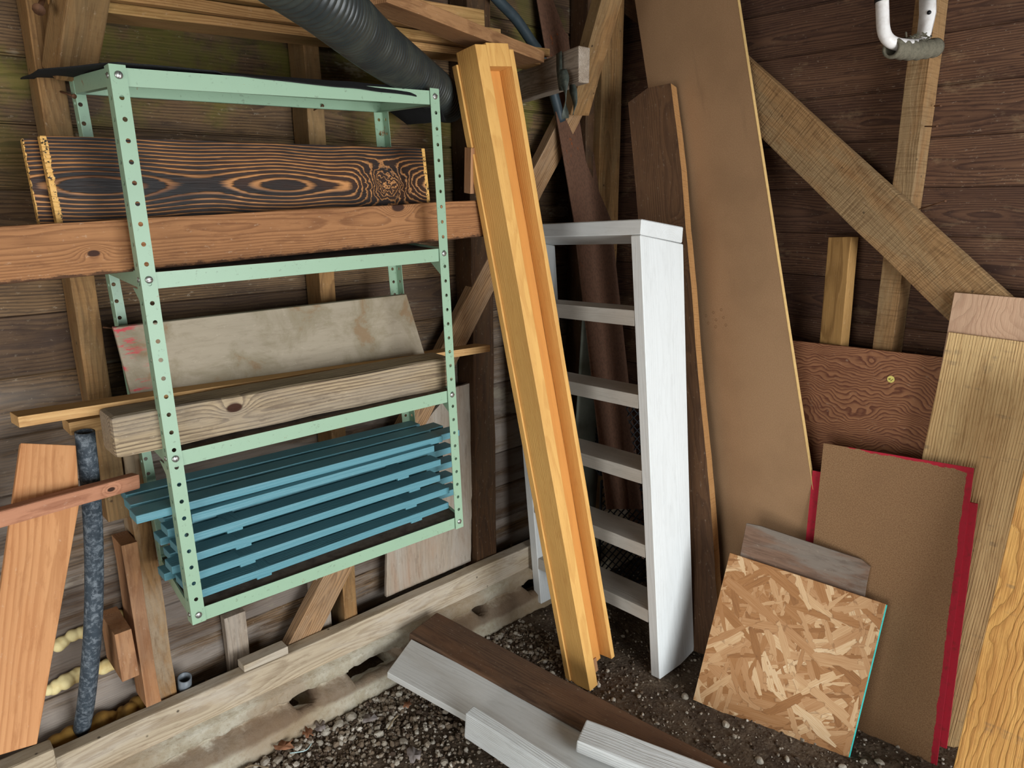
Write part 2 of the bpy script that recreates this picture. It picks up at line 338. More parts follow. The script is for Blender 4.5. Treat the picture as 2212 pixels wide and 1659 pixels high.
# steel shelving paint with rust
def green_extra(s, col, c):
    n = s.noise(c, 26, 6, .7, .3); n2 = s.noise(c, 5, 2)
    col = s.mix(s.m('MULTIPLY', s.step(n, .64, .7), s.step(n2, .5, .6)), col, '8a5028')
    d = s.noise(c, 90, 4, .6); return s.mix(s.m('MULTIPLY', s.step(d, .6, .75), .45), col, '55584a')
M_green = plain('green_shelf_enamel', '8fab90', .38, 0, 9, .25, '86a088', .05, 300, green_extra)
M_deck = plain('dirty_shelf_deck', '75685b', .95, 0, 30, .7, '4a3f36', .8, 260)
M_screw = plain('screw_steel', 'a9a9a4', .35, .85, 60, .3, '5a554c')
M_nail = plain('rusty_nail', '6b4a34', .7, .4, 80, .5, '30201a')
M_felt = plain('roofing_felt', '1b1b1c', .9, 0, 120, .5, '0c0c0c', .9, 700)
M_pipe = plain('black_corrugated_plastic', '2a2e2d', .33, 0, 12, .5, '45473e', .15, 120)
def hose_extra(s, col, c):
    n = s.noise(c, 75, 6, .75, .5); return s.mix(s.m('MULTIPLY', s.step(n, .45, .65), .6), col, '8c949a')
M_hose = plain('dusty_black_hose', '39424a', .6, 0, 30, .4, '20262c', .2, 160, hose_extra)
M_hose2 = plain('dark_blue_hose', '343f44', .5, 0, 40, .4, '20282b', .2, 160)
M_strap = plain('rubber_strap', '3a403a', .6, 0, 60, .5, '6d6f62', .3, 200)
def rust_extra(s, col, c):
    n = s.noise(c, 30, 5, .7); n2 = s.noise(c, 4, 3); return s.mix(s.m('MULTIPLY', s.step(n, .6, .68), s.step(n2, .55, .65)), col, '8f4a1e')
M_rust = plain('rusty_steel_strip', '6d4e3c', .8, .1, 90, .6, '4a3428', .5, 500, rust_extra)
M_flash = plain('galvanised_flashing', '7d8278', .5, .4, 12, .5, '5d6258', .2, 60)
M_crate = plain('black_crate_plastic', '14161c', .35, 0, 30, .2)
M_hookw = plain('white_powder_coat', 'dedad6', .35, 0, 60, .25, '9a8470')
M_black = plain('black_rubber_tip', '101114', .5)
M_foamgrey = plain('grey_pipe_foam', '6c6656', .95, 0, 160, .5, '403f34', .8, 700)
M_spray = plain('spray_foam', 'e2d19a', .7, 0, 18, .6, 'b98d3c', .5, 60)
M_sprayold = plain('old_spray_foam', '9a7434', .8, 0, 22, .7, '5e4420', .6, 70)
M_pvc = plain('grey_pvc', '6d747a', .4, 0, 40, .4, '4c4b4a')
M_tape = plain('yellow_sticker', 'e6d878', .5, 0, 50, .1)
M_ink = plain('black_ink', '15130f', .7, 0, 50, 0)
M_sand = plain('rubble', '6d5b48', .95, 0, 60, .6, '33281e', .8, 90)
M_leaf = plain('dry_leaf', '9a6b4e', .8, 0, 30, .5, '5d3a2a', .4, 80)
M_leafg = plain('grey_leaf', '8f8580', .8, 0, 30, .5, '60544e', .4, 80)
M_twig = plain('twig', '8d7c62', .9, 0, 60, .5, '4f4233', .4, 80)
M_felt_tape = plain('twist_tie', 'b9d4d4', .5)
def stone_mat(name, a, b):
    s = NT(name); c = s.coord(); R = s.rnd(); col = s.mix(R, a, b); n = s.noise(c, 60, 5, .7)
    return s.done(s.mix(s.m('MULTIPLY', s.step(n, .45, .7), .6), col, '6b5d4c'), s.bump(n, .6, .003), .85)
M_stone = stone_mat('pale_stone', 'b9b2a4', '8f8576')
# gravel with a colour per pebble
s = NT('gravel'); at = s.n.new('ShaderNodeAttribute'); at.attribute_name = 'pc'; c = s.coord()
n = s.noise(c, 90, 4, .7); M_gravel = s.done(s.mix(s.m('MULTIPLY', s.step(n, .4, .7), .5), at.outputs['Color'], '4a3d30'), s.bump(n, .5, .002), .9)
# dirt
s = NT('dirt_ground'); c = s.coord(); n = s.noise(c, 9, 8, .7); n2 = s.noise(c, 70, 6, .75); n3 = s.voro(c, 95)
col = s.mix(s.step(n, .35, .65), '4a3c30', '6a5a49'); col = s.mix(s.m('MULTIPLY', s.step(n2, .5, .72), .7), col, '8b7c69')
col = s.mix(s.m('MULTIPLY', s.m('SUBTRACT', 1., s.step(n3, .05, .3)), .35), col, '99907f')
M_dirt = s.done(col, s.bump(s.m('MULTIPLY_ADD', n2, 1., s.m('MULTIPLY', n3, -.6)), 1.0, .008), .95)
# concrete footing
s = NT('rough_concrete'); c = s.coord(); X_, Y_, Z_ = s.sep(c)[0:3]; n = s.noise(c, 12, 8, .7); n2 = s.noise(c, 60, 6, .7); n3 = s.noise(c, 3, 3)
col = s.mix(s.step(n, .35, .65), 'a3977f', 'bfb8a6'); col = s.mix(s.m('MULTIPLY', s.step(n2, .5, .7), .5), col, '87745a')
col = s.mix(s.m('MULTIPLY', s.step(n3, .45, .62), .6), col, '8a6f50')
zb = s.m('ADD', Z_, s.m('MULTIPLY_ADD', n, .05, -.025)); band = s.m('MULTIPLY', s.step(zb, .035, .055), s.m('SUBTRACT', 1., s.step(zb, .085, .10)))
col = s.mix(s.m('MULTIPLY', band, .75), col, '6b5440')
M_conc = s.done(col, s.bump(n2, .9, .006), .95)
# OSB: three layers of strands at different angles
s = NT('oriented_strand_board'); x, y, z = s.sep(s.coord())[0:3]; col = None; best = None; nsum = None
for k, (ang, sx_, sy_) in enumerate(((10, 5.5, 30), (-24, 6, 36), (48, 7, 42), (-60, 8, 52), (24, 9, 75), (88, 9, 62))):
    ca, sa = math.cos(math.radians(ang)), math.sin(math.radians(ang))
    wv = s.noise(s.comb(x, y, float(k)), 8, 2, .5)
    u = s.m('MULTIPLY_ADD', s.m('ADD', s.m('MULTIPLY', x, ca), s.m('MULTIPLY', y, sa)), sx_, k*3.7)
    v = s.m('MULTIPLY_ADD', s.m('SUBTRACT', s.m('MULTIPLY', y, ca), s.m('MULTIPLY', x, sa)), sy_, s.m('MULTIPLY', wv, .35))
    n = s.n.new('ShaderNodeTexVoronoi'); n.distance = 'CHEBYCHEV'; n.voronoi_dimensions = '2D'; n.inputs['Scale'].default_value = 1; n.inputs['Randomness'].default_value = .8
    s.link(s.comb(u, v, 0.), n.inputs['Vector']); rc = s.sep(n.outputs['Color'])
    fib = s.noise(s.comb(s.m('MULTIPLY', u, 2.), s.m('MULTIPLY', v, 14.), float(k)), 1, 3, .6)
    cc = s.ramp(s.m('MULTIPLY_ADD', fib, .6, s.m('MULTIPLY', rc[1], .6)), [(0.1, '5e3a20'), (.4, '9c6c40'), (.62, 'b0845a'), (.85, 'c8a378'), (1, 'dcc4a0')])
    sc = s.m('SUBTRACT', rc[0], s.m('MULTIPLY', n.outputs['Distance'], .35))
    if k > 3: sc = s.m('SUBTRACT', sc, .12)
    if col is None: col, best = cc, sc
    else:
        g = s.m('GREATER_THAN', sc, best); dd = s.m('ABSOLUTE', s.m('SUBTRACT', sc, best)); col = s.mix(g, col, cc)
        col = s.mix(s.m('MULTIPLY', s.m('SUBTRACT', 1., s.step(dd, 0., .03)), .45), col, '6b4526'); best = s.m('MAXIMUM', best, sc)
M_osb = s.done(col, s.bump(best, .5, .002), .7)
M_cyan = plain('turquoise_edge_paint', '35c8bf', .5, 0, 200, .15)
# hardboard sheets
def hardb(name, a, b, red=False, w=0, h=0):
    s = NT(name); c = s.coord(); x, y, z = s.sep(c)[0:3]
    n = s.noise(c, 320, 3, .7); n2 = s.noise(c, 4, 4, .6); n3 = s.noise(s.comb(s.m('MULTIPLY', x, 2.), s.m('MULTIPLY', y, 16.), z), 1, 4)
    col = s.mix(s.step(n, .3, .7), a, b); col = s.mix(s.m('MULTIPLY', s.step(n2, .42, .72), .2), col, '6d5238')
    col = s.mix(s.m('MULTIPLY', s.step(n3, .6, .8), .25), col, '5a4634')
    fl = s.voro(c, 38); col = s.mix(s.m('MULTIPLY', s.m('SUBTRACT', 1., s.step(fl, .02, .05)), .6), col, 'b7a283')
    if red:
        wn = s.m('MULTIPLY_ADD', s.noise(c, 30, 4, .7), .02, -.01); wl = s.m('MULTIPLY_ADD', s.noise(c, 3, 2), .03, -.015)
        ex = s.m('ADD', s.m('ADD', y, wn), wl)
        f = red(s, x, s.m('ADD', y, s.m('ADD', wn, wl)), wn)
        patch = s.noise(c, 45, 5, .7); redc = s.mix(s.m('MULTIPLY', s.step(patch, .5, .72), .6), 'b01f33', '6d2a22')
        col = s.mix(f, col, redc)
    return s.done(col, s.bump(n, .35, .001), .75)
M_hard = hardb('tan_hardboard', 'a07c5a', 'b08c68')
M_edge = plain('pale_board_edge', 'd0ac70', .7, 0, 60, .3, 'a9824c')
M_rededge = plain('red_painted_edge', 'c0283c', .6, 0, 60, .3, '7d2428')
# ------------------------------------------------------------------ room shell
YW, XW, XL, YB, ZC = 1.97, 2.39, -2.4, -2.4, 2.62
def siding_axis(along):
    def f(s):
        P = s.sep(s.n.new('ShaderNodeNewGeometry').outputs['Position'])
        zc = s.m('DIVIDE', s.m('SUBTRACT', P[2], .031), .141); k = s.m('FLOOR', zc)
        wn = s.sep(s.white(k)[1]); y = s.m('MULTIPLY', s.m('SUBTRACT', s.m('FRACT', zc), .5), .141)
        x = s.m('MULTIPLY_ADD', wn[0], 9., P[along]); s.course = k; s.wn = wn; s.P = P
        return x, y, s.m('MULTIPLY', wn[1], .08)
    return f
def left_extra(s, col, x, y, z, xo):
    P = s.P; v = s.comb(P[0], P[1], P[2])
    low = s.m('SUBTRACT', 1., s.step(s.m('ADD', P[2], s.m('MULTIPLY_ADD', s.noise(v, 4, 3), .5, -.25)), .75, 1.25))
    n = s.noise(s.comb(s.m('MULTIPLY', xo, 2.), s.m('MULTIPLY', y, 16.), P[2]), 1, 5, .65)
    col = s.mix(s.m('MULTIPLY', s.step(n, .35, .6), s.m('MULTIPLY_ADD', low, .75, .04)), col, 'a0958a')
    g = s.step(s.noise(v, 5, 5, .65), .45, .62); gz = s.step(P[2], 1.45, 1.9)
    col = s.mix(s.m('MULTIPLY', s.m('MULTIPLY', g, gz), .6), col, '68671f')
    wl = s.step(s.noise(s.comb(s.m('MULTIPLY', P[0], 3.), s.m('MULTIPLY', P[2], 9.), s.wn[2]), 1, 5, .7), .6, .68)
    col = s.mix(s.m('MULTIPLY', wl, .5), col, 'b3aa92')
    return s.mix(s.m('MULTIPLY', s.step(s.wn[2], .45, .8), .5), col, '3c2c24')
def right_extra(s, col, x, y, z, xo):
    n = s.noise(s.comb(s.m('MULTIPLY', s.P[1], 6.), s.m('MULTIPLY', s.P[2], 12.), 0.), 1, 6, .7)
    col = s.mix(s.m('MULTIPLY', s.step(n, .55, .68), .4), col, '9b8262')
    return s.mix(s.m('MULTIPLY', s.wn[2], .45), col, '33201a')
M_sidL = wood('left_wall_siding', '755a3c', '2f2116', ring=150, cz=.05, contrast=.7, fine=.6, tone=.75, tonecol='33261e', dirt=.6, dust=.5, axis=siding_axis(0), extra=left_extra, warp=.03, bump=.6)
M_sidR = wood('right_wall_siding', '70503a', '34211a', ring=150, cz=.05, contrast=.75, dirt=.6, dust=.5, fine=.45, tone=.5, tonecol='3a231b', axis=siding_axis(1), extra=right_extra, warp=.03, bump=.5)
M_ceil = wood('roof_boards', '43321f', '261b12', ring=150, contrast=.4, fine=.4, tone=.3)
def siding(name, mat, a0, a1, along, pos, out):
    """Wall of lapped boards: grooves between courses; along = 0 runs in x, 1 runs in y."""
    bm = bmesh.new(); prof = []
    k = -1
    while True:
        z0 = .031+k*.141; z1 = z0+.141
        if z0 > ZC+.1: break
        prof += [(z0, .009), (z0+.0025, .009), (z0+.0035, 0), (z1-.0035, 0.003), (z1-.0005, .009)]
        k += 1
    n = max(2, int(abs(a1-a0)/.1)); rows = []
    for i in range(n+1):
        a = a0+(a1-a0)*i/n; row = []
        for (z, d) in prof:
            j = .0015*mnoise.noise(V((a*3, z*9, pos)))
            p = (a, pos+out*(d+j), z) if along == 0 else (pos+out*(d+j), a, z); row.append(bm.verts.new(p))
        row2 = [bm.verts.new(((a, pos+out*.05, z) if along == 0 else (pos+out*.05, a, z))) for z in (prof[0][0], prof[-1][0])]
        rows.append((row, row2))
    for (A, A2), (B, B2) in zip(rows, rows[1:]):
        for i in range(len(A)-1): bm.faces.new((A[i], B[i], B[i+1], A[i+1]))
        bm.faces.new((A2[0], A2[1], B2[1], B2[0]))
        bm.faces.new((A[0], A2[0], B2[0], B[0])); bm.faces.new((A[-1], B[-1], B2[1], A2[1]))
    for (A, A2) in (rows[0], rows[-1]): bm.faces.new(A+[A2[1], A2[0]])
    bmesh.ops.recalc_face_normals(bm, faces=bm.faces)
    return tag(link(name, tomesh(bm, name), mat), kind='structure')
siding('wall_left', M_sidL, XL, XW+.05, 0, YW, 1)
siding('wall_right', M_sidR, YB, YW, 1, XW, 1)
def shell(name, a, b, mat):
    bm = bmesh.new(); bmesh.ops.create_cube(bm, size=1)
    for v in bm.verts: v.co = V([(a[i]+b[i])/2+v.co[i]*(b[i]-a[i]) for i in range(3)])
    return tag(link(name, tomesh(bm, name), mat), kind='structure')
# back wall with doorway, side wall with an opening added for the side fill lamp, roof
def holed(name, pieces, mat):
    bm = bmesh.new()
    for a, b in pieces:
        r = bmesh.ops.create_cube(bm, size=1)
        for v in r['verts']: v.co = V([(a[i]+b[i])/2+v.co[i]*(b[i]-a[i]) for i in range(3)])
    return tag(link(name, tomesh(bm, name), mat), kind='structure')
d0, d1, dh = DOOR
holed('wall_back', [((XL-.06, YB-.06, -.1), (d0, YB, ZC)), ((d1, YB-.06, -.1), (XW+.06, YB, ZC)), ((d0, YB-.06, dh), (d1, YB, ZC))], M_ceil)
holed('wall_side', [((XL-.06, YB, -.1), (XL, -1.0, ZC)), ((XL-.06, .8, -.1), (XL, YW+.06, ZC)), ((XL-.06, -1.0, 2.1), (XL, .8, ZC))], M_ceil)
shell('ceiling', (XL-.06, YB-.06, ZC), (XW+.06, YW+.06, ZC+.06), M_ceil)
# dirt floor, finely displaced
def ground_h(x, y):
    h = .010*mnoise.noise(V((x*4, y*4, 0)))+.006*mnoise.noise(V((x*17, y*17, 3)))+.004*mnoise.noise(V((x*50, y*50, 7)))
    return h-.006
bm = bmesh.new()
def gridpts(a, b, n): return [a+(b-a)*i/n for i in range(n+1)]
xs = gridpts(XL-1.5, .0, 24)[:-1]+gridpts(0, XW, 170); ys = gridpts(YB-3, .0, 24)[:-1]+gridpts(0, 1.95, 140)
G = [[bm.verts.new((x, y, ground_h(x, y))) for y in ys] for x in xs]
for i in range(len(xs)-1):
    for j in range(len(ys)-1): bm.faces.new((G[i][j], G[i+1][j], G[i+1][j+1], G[i][j+1]))
tag(link('floor', tomesh(bm, 'floor', True), M_dirt), kind='structure')
# ------------------------------------------------------------------ left wall: footing, sill, studs, braces
ZS = .24; YS = 1.825
# concrete footing with a broken upper lip
bm = bmesh.new(); nx, pr = 260, []
cols = []
x0, x1 = -.6, XW
for i in range(nx+1):
    x = x0+(x1-x0)*i/nx; col_ = []
    lip = .100+.012*mnoise.noise(V((x*8, 1, 0)))+.010*mnoise.noise(V((x*25, 2, 0)))
    hole = max(0, min(1, (mnoise.noise(V((x*5.2+4.1, 5, 0)))-.0)*14))
    prof = [(1.99, -.06), (1.99, .147), (1.80+.002*mnoise.noise(V((x*20, 0, 9))), .147), (1.803, .13), (1.800, lip+.010),
            (1.803+.01*hole, lip+.004), (1.812+.14*hole, lip-.002-.03*hole), (1.812+.14*hole, lip-.010-.13*hole), (1.785+.006*hole, lip-.018-.018*hole),
            (1.770, lip-.048), (1.772, .03), (1.765, .0), (1.75, -.05)]
    for k, (yy, zz) in enumerate(prof):
        j = .004*mnoise.noise(V((x*22, k*1.9, 4)))+.003*mnoise.noise(V((x*70, k*1.3, 8)))
        if k < 3: j *= .2
        col_.append(bm.verts.new((x, yy+j, zz+j*.6)))
    cols.append(col_)
for a, b in zip(cols, cols[1:]):
    for k in range(len(a)-1): bm.faces.new((a[k], b[k], b[k+1], a[k+1]))
bm.faces.new(cols[0]); bm.faces.new(cols[-1][::-1])
bmesh.ops.recalc_face_normals(bm, faces=bm.faces)
tag(link('trim_1', tomesh(bm, 'footing', True), M_conc), kind='structure')
board('sill_plate', (-.6, YS, .148), (1, 0, 0), (0, 0, 1), (XW+.6, .092, -.045), M_sill, bev=.004, wob=.003)
tag(bpy.data.objects['sill_plate'], 'long pale weathered sill board running along the foot of the left wall', 'beam')
# rubble behind the sill
bm = bmesh.new(); R_ = random.Random(5)
for i in range(500):
    x = R_.uniform(-.1, 2.2); y = R_.uniform(1.875, 1.955); r = R_.uniform(.004, .013)
    m = Matrix.Translation((x, y, .165+R_.uniform(0, .025))) @ Matrix.Rotation(R_.uniform(0, 6), 4, V((R_.random(), R_.random(), R_.random())).normalized()) @ Matrix.Diagonal((r, r*R_.uniform(.6, 1), r*R_.uniform(.5, .9), 1))
    bmesh.ops.create_icosphere(bm, subdivisions=1, radius=1, matrix=m)
bmesh.ops.create_cube(bm, size=1, matrix=Matrix.Translation((1.1, 1.918, .157)) @ Matrix.Diagonal((2.5, .085, .025, 1)))
tag(link('rubble', tomesh(bm, 'rubble'), M_sand), 'brown rubble filling the slot between sill board and left wall siding', 'rubble', kind='stuff')
def stud(name, xc, z0, z1, mat, label, w=.045, yf=1.875, d=.088, cat='stud'):
    return tag(board(name, (xc-w/2, yf, z0), (0, 0, 1), (1, 0, 0), (z1-z0, w, d), mat, bev=.003, wob=.004), label, cat)
stud('wall_stud', .387, .782, ZC, M_stud, 'nail-scarred brown wall stud at far left, sawn off above the floor', .05)
stud('wall_stud', 1.005, ZS-.08, ZC, M_stud, 'brown wall stud behind the middle of the green shelving', .048)
stud('wall_stud', 1.59, ZS-.08, ZC, M_dark, 'dark wall stud between the green shelving and the wooden trough', .095)
stud('wall_stud', 2.13, ZS-.08, ZC, M_dark, 'dark narrow stud left of the corner post, behind the rusty strip', .045)
stud('corner_post', 2.25, ZS-.08, ZC, M_stud, 'vertical brown corner post where the two plank walls meet', .12, cat='post')
stud('wall_stud', .437, ZS-.08, .99, M_studred, 'grey weathered stud piece standing on the sill beside reddish blocks', .045, 1.88)
# reddish blocks low on the left
board('wood_block', py(262, 1180, 1.845)+V((0, 0, -.47)), (0, 0, 1), (1, 0, 0), (.47, .036, .088), M_block, wob=.003)
tag(bpy.data.objects['wood_block'], 'tall reddish 2x4 offcut standing against the grey stud at lower left', 'block')
tag(board('wood_block', py(247, 1372, 1.80)+V((0, 0, -.135)), (0, 0, 1), (1, 0, 0), (.135, .04, .14), M_block, wob=.003), 'short orange-brown block with dirty top, left of the tall reddish block', 'block')
tag(board('wood_block', (.625, 1.93, ZS-.08), (0, 0, 1), (1, 0, 0), (.21, .062, .03), M_greybrace, wob=.002), 'flat grey wood piece on the wall under the front left shelf corner', 'block')
tag(board('wood_block', (.905, 1.895, ZS-.08), (0, 0, 1), (1, 0, 0), (.33, .04, .07), M_greybrace, wob=.002), 'narrow grey upright just right of the foot of the left diagonal brace', 'block')
# cleat under the pine board
tag(board('wood_block', (.300, 1.80, 1.042), (1, 0, 0), (0, 0, 1), (.13, .03, -.075), M_pine, wob=.001), 'small yellow cleat nailed to the left stud above the black hose', 'block')
# diagonal brace of the left wall
tag(beam('diagonal_brace', (.772, 1.872, .145), (2.13, 1.872, 1.99), .088, (-1, 0, .7), -.04, M_diag, wob=.003, bev=.003), 'grained diagonal brace on the left wall running behind shelving and trough', 'brace')
# ragged strip on the sill
tag(board('wood_strip', (.63, YS+.002, ZS+.001), (1, 0, 0), (0, 0, 1), (.135, .024, -.045), M_sill, bev=.002, wob=.004), 'short splintered strip lying on the sill at the brace foot', 'strip')
tag(board('wood_strip', (-.4, YS-.012, .205), (1, 0, 0), (0, 0, 1), (.56, .07, -.055), M_sill, bev=.006, wob=.004), 'pale block lapped over the sill at the bottom left corner', 'strip')
# grey plywood leaning between the studs
o = slab('plywood_sheet', [py(980, 838, 1.90), py(1023, 826, 1.90), py(1017, 1212, 1.90), py(835, 1290, 1.90), py(836, 1180, 1.90), py(845, 1000, 1.90)], (0, .012, 0), M_greyply, (0, 0, 1), jit=.003)
tag(o, 'stained grey plywood panel leaning on the left wall below the shelving', 'panel')
# knee brace and lumber at top left
tag(beam('knee_brace', (.425, 1.835, 1.80), (.56, 1.33, 2.62), .085, (.93, .25, 0), .06, M_stud, wob=.003, bev=.004), 'slanted brace rising to the roof above the shelf back left corner', 'brace')
tag(board('roof_rail', (-.3, 1.80, 2.005), (1, 0, 0), (0, 0, 1), (.72, .09, -.04), M_lumber), 'horizontal board across the top left corner over the leftmost stud', 'board')
tag(board('timber_bracket', (1.800, 1.93, 1.882), (-.26, -.97, .02), (0, 0, 1), (.40, .10, -.042), M_greybrace, wob=.006, bev=.004), 'rough grey timber bracket sticking out of the left wall near the corner, with a strap', 'timber')
# lumber stored on the bracket
for k, (y, z0, z1, t, dp, xa, xb, lab) in enumerate(((1.765, 1.932, 1.978, .020, .10, .43, 1.81, 'lowest thin board of the lumber stored above the shelving'),
        (1.745, 1.953, 2.000, .024, .12, .40, 1.78, 'orange board second from below in the stored lumber'),
        (1.725, 1.978, 2.026, .020, .12, .42, 1.55, 'yellow brown board third from below in the stored lumber'),
        (1.74, 2.000, 2.048, .045, .09, .45, 1.50, 'topmost thick board of the lumber above the shelving'))):
    A = V((xa, y, z0)); B = V((xb, y, z1))
    o = board('lumber_board', A, B-A, (0, 0, 1), ((B-A).length, t, -dp), M_lumber, wob=.0015); tag(o, lab, 'board', )
A = py(1176, 123, 1.70); B = py(835, -14, 1.46)
tag(beam('lumber_board', A, B, .034, (0, 0, 1), .09, M_redbrd, wob=.002), 'long reddish board slanting over the stored lumber toward the bracket', 'board')
# strap hanging on the bracket
st = curve([py(1217, 112, 1.60), py(1216, 150, 1.58), py(1219, 178, 1.575), py(1221, 205, 1.57), py(1222, 235, 1.575), py(1221, 254, 1.58)], 6)
def ribbon(name, pts, wd, wl, mat, parent=None, tw=None, thick=.0025):
    bm = bmesh.new(); n = len(pts); cen = sum(pts, V())/n; rows = []
    for i, p in enumerate(pts):
        t = (pts[min(i+1, n-1)]-pts[max(i-1, 0)]).normalized(); w_ = V(wd)
        if tw: w_ = Matrix.Rotation(tw[0]+(tw[1]-tw[0])*i/(n-1), 3, t) @ w_
        w_ = (w_-t*w_.dot(t)).normalized(); nn = t.cross(w_)
        hw = wl[i]/2 if isinstance(wl, list) else wl/2
        rows.append([bm.verts.new(p-cen+w_*hw*a+nn*thick*b) for a, b in ((-1, -.5), (1, -.5), (1, .5), (-1, .5))])
    for a, b in zip(rows, rows[1:]):
        for k in range(4): bm.faces.new((a[k], b[k], b[(k+1) % 4], a[(k+1) % 4]))
    bm.faces.new(rows[0]); bm.faces.new(rows[-1][::-1]); bmesh.ops.recalc_face_normals(bm, faces=bm.faces)
    return link(name, tomesh(bm, name, True), mat, parent, Matrix.Translation(cen))
bx = V((-.97, .25, 0))*.004
top = [py(1211, 114, 1.635)+bx*1.5, py(1212, 150, 1.63)+bx*1.6, py(1216, 185, 1.62)+bx*1.7, py(1219, 196, 1.62)+bx*2]
o = ribbon('rubber_strap', top, (.26, .97, 0), .030, M_strap); tag(o, 'dark flat strap wrapped down the front of the grey timber bracket', 'strap')
ribbon('strap_end', curve([py(1217, 150, 1.59), py(1220, 180, 1.57), py(1222, 210, 1.565), py(1221, 232, 1.57), py(1221, 256, 1.575)], 8), (.7, -.7, 0), [.018+.012*math.sin(i/32*9) for i in range(33)], M_strap, o, (0, 2.6))
ribbon('strap_end', curve([py(1235, 182, 1.585), py(1239, 200, 1.57), py(1242, 225, 1.57), py(1238, 248, 1.575)], 8), (.7, -.7, 0), [.016+.014*math.sin(i/24*3.1) for i in range(25)], M_strap, o, (.4, 1.7))
# second knee brace by the corner post
tag(beam('knee_brace', py(1252, 250, 1.80), py(1330, -30, 1.62), .085, (1, -.3, .3), .05, M_stud, wob=.003, bev=.003), 'yellowish slanted brace above the grey bracket, rising to the roof', 'brace')
# ------------------------------------------------------------------ steel shelving
FL = (V((.427, 1.525, .632)), V((.420, 1.560, 1.802))); FR = (V((1.187, 1.506, .628)), V((1.176, 1.548, 1.826)))
BL = (V((.452, 1.835, .640)), V((.417, 1.862, 1.818))); BR = (V((1.240, 1.820, .640)), V((1.198, 1.850, 1.835)))
shelf = empty('steel_shelving', (.81, 1.68, .63), 'pale green steel shelving unit hung on the left wall, loaded with boards', 'shelf')
def flange(bm, A, B, wdir, wd, pitch=.0387, r=.0046, th=.0016):
    """Punched steel strip from A to B, width wd along wdir."""
    ax = (B-A).normalized(); L = (B-A).length; w_ = V(wdir); w_ = (w_-ax*w_.dot(ax)).normalized(); n = ax.cross(w_)
    k = max(1, round(L/pitch)); p = L/k
    for side in (0, 1):
        off = n*(th*side)
        for i in range(k):
            z0 = i*p; c = A+ax*(z0+p/2)+w_*(wd*.48)+off; N = 16; ring = []; out = []
            for q in range(N):
                a = 2*math.pi*q/N; d = (math.cos(a), math.sin(a))
                s_ = 1/max(abs(d[0]), abs(d[1]))
                ring.append((c+w_*(d[0]*r)+ax*(d[1]*r))); out.append((A+off+w_*(wd*.5*(1+d[0]*s_))+ax*(z0+p/2*(1+d[1]*s_))))
            rv = [bm.verts.new(v) for v in ring]; ov = [bm.verts.new(v) for v in out]
            for q in range(N):
                q2 = (q+1) % N; bm.faces.new((rv[q], ov[q], ov[q2], rv[q2]))
            if side:
                inner = [bm.verts.new(v-off) for v in ring]
                for q in range(N): q2 = (q+1) % N; bm.faces.new((rv[q], rv[q2], inner[q2], inner[q]))
    # rim
    for a_, b_ in ((0, 0), (1, 0)):
        e = A+w_*(wd*a_); f = B+w_*(wd*a_); bm.faces.new([bm.verts.new(v) for v in (e, f, f+n*th, e+n*th)])
def post(name, P, wx_, wy_):
    bm = bmesh.new(); flange(bm, P[0], P[1], wx_, .028); flange(bm, P[0], P[1], wy_, .030)
    bmesh.ops.remove_doubles(bm, verts=bm.verts, dist=.0001); bmesh.ops.recalc_face_normals(bm, faces=bm.faces)
    cen = P[0]; bmesh.ops.translate(bm, verts=bm.verts, vec=-cen)
    return link(name, tomesh(bm, name), M_green, shelf, Matrix.Translation(cen))
post('post', FL, (1, 0, 0), (0, 1, 0)); post('post', FR, (-1, 0, 0), (0, 1, 0))
post('post', BL, (1, 0, 0), (0, -1, 0)); post('post', BR, (-1, 0, 0), (0, -1, 0))
def screw(p, n, parent, r=.0075):
    bm = bmesh.new(); bmesh.ops.create_uvsphere(bm, u_segments=14, v_segments=8, radius=1)
    for v in bm.verts: v.co = V((v.co.x*r, v.co.y*r, v.co.z*r*.38))
    # slot
    res = bmesh.ops.create_cube(bm, size=1, matrix=Matrix.Translation((0, 0, r*.36)) @ Matrix.Diagonal((r*1.7, r*.22, r*.12, 1)))
    q = V(n).to_track_quat('Z', 'Y').to_matrix().to_4x4(); ang = random.uniform(0, 3)
    return link('screw', tomesh(bm, 'screw', True), M_screw, parent, Matrix.Translation(p) @ q @ Matrix.Rotation(ang, 4, 'Z'))
RH = .033
def at_h(P, t): return P[0].lerp(P[1], t)
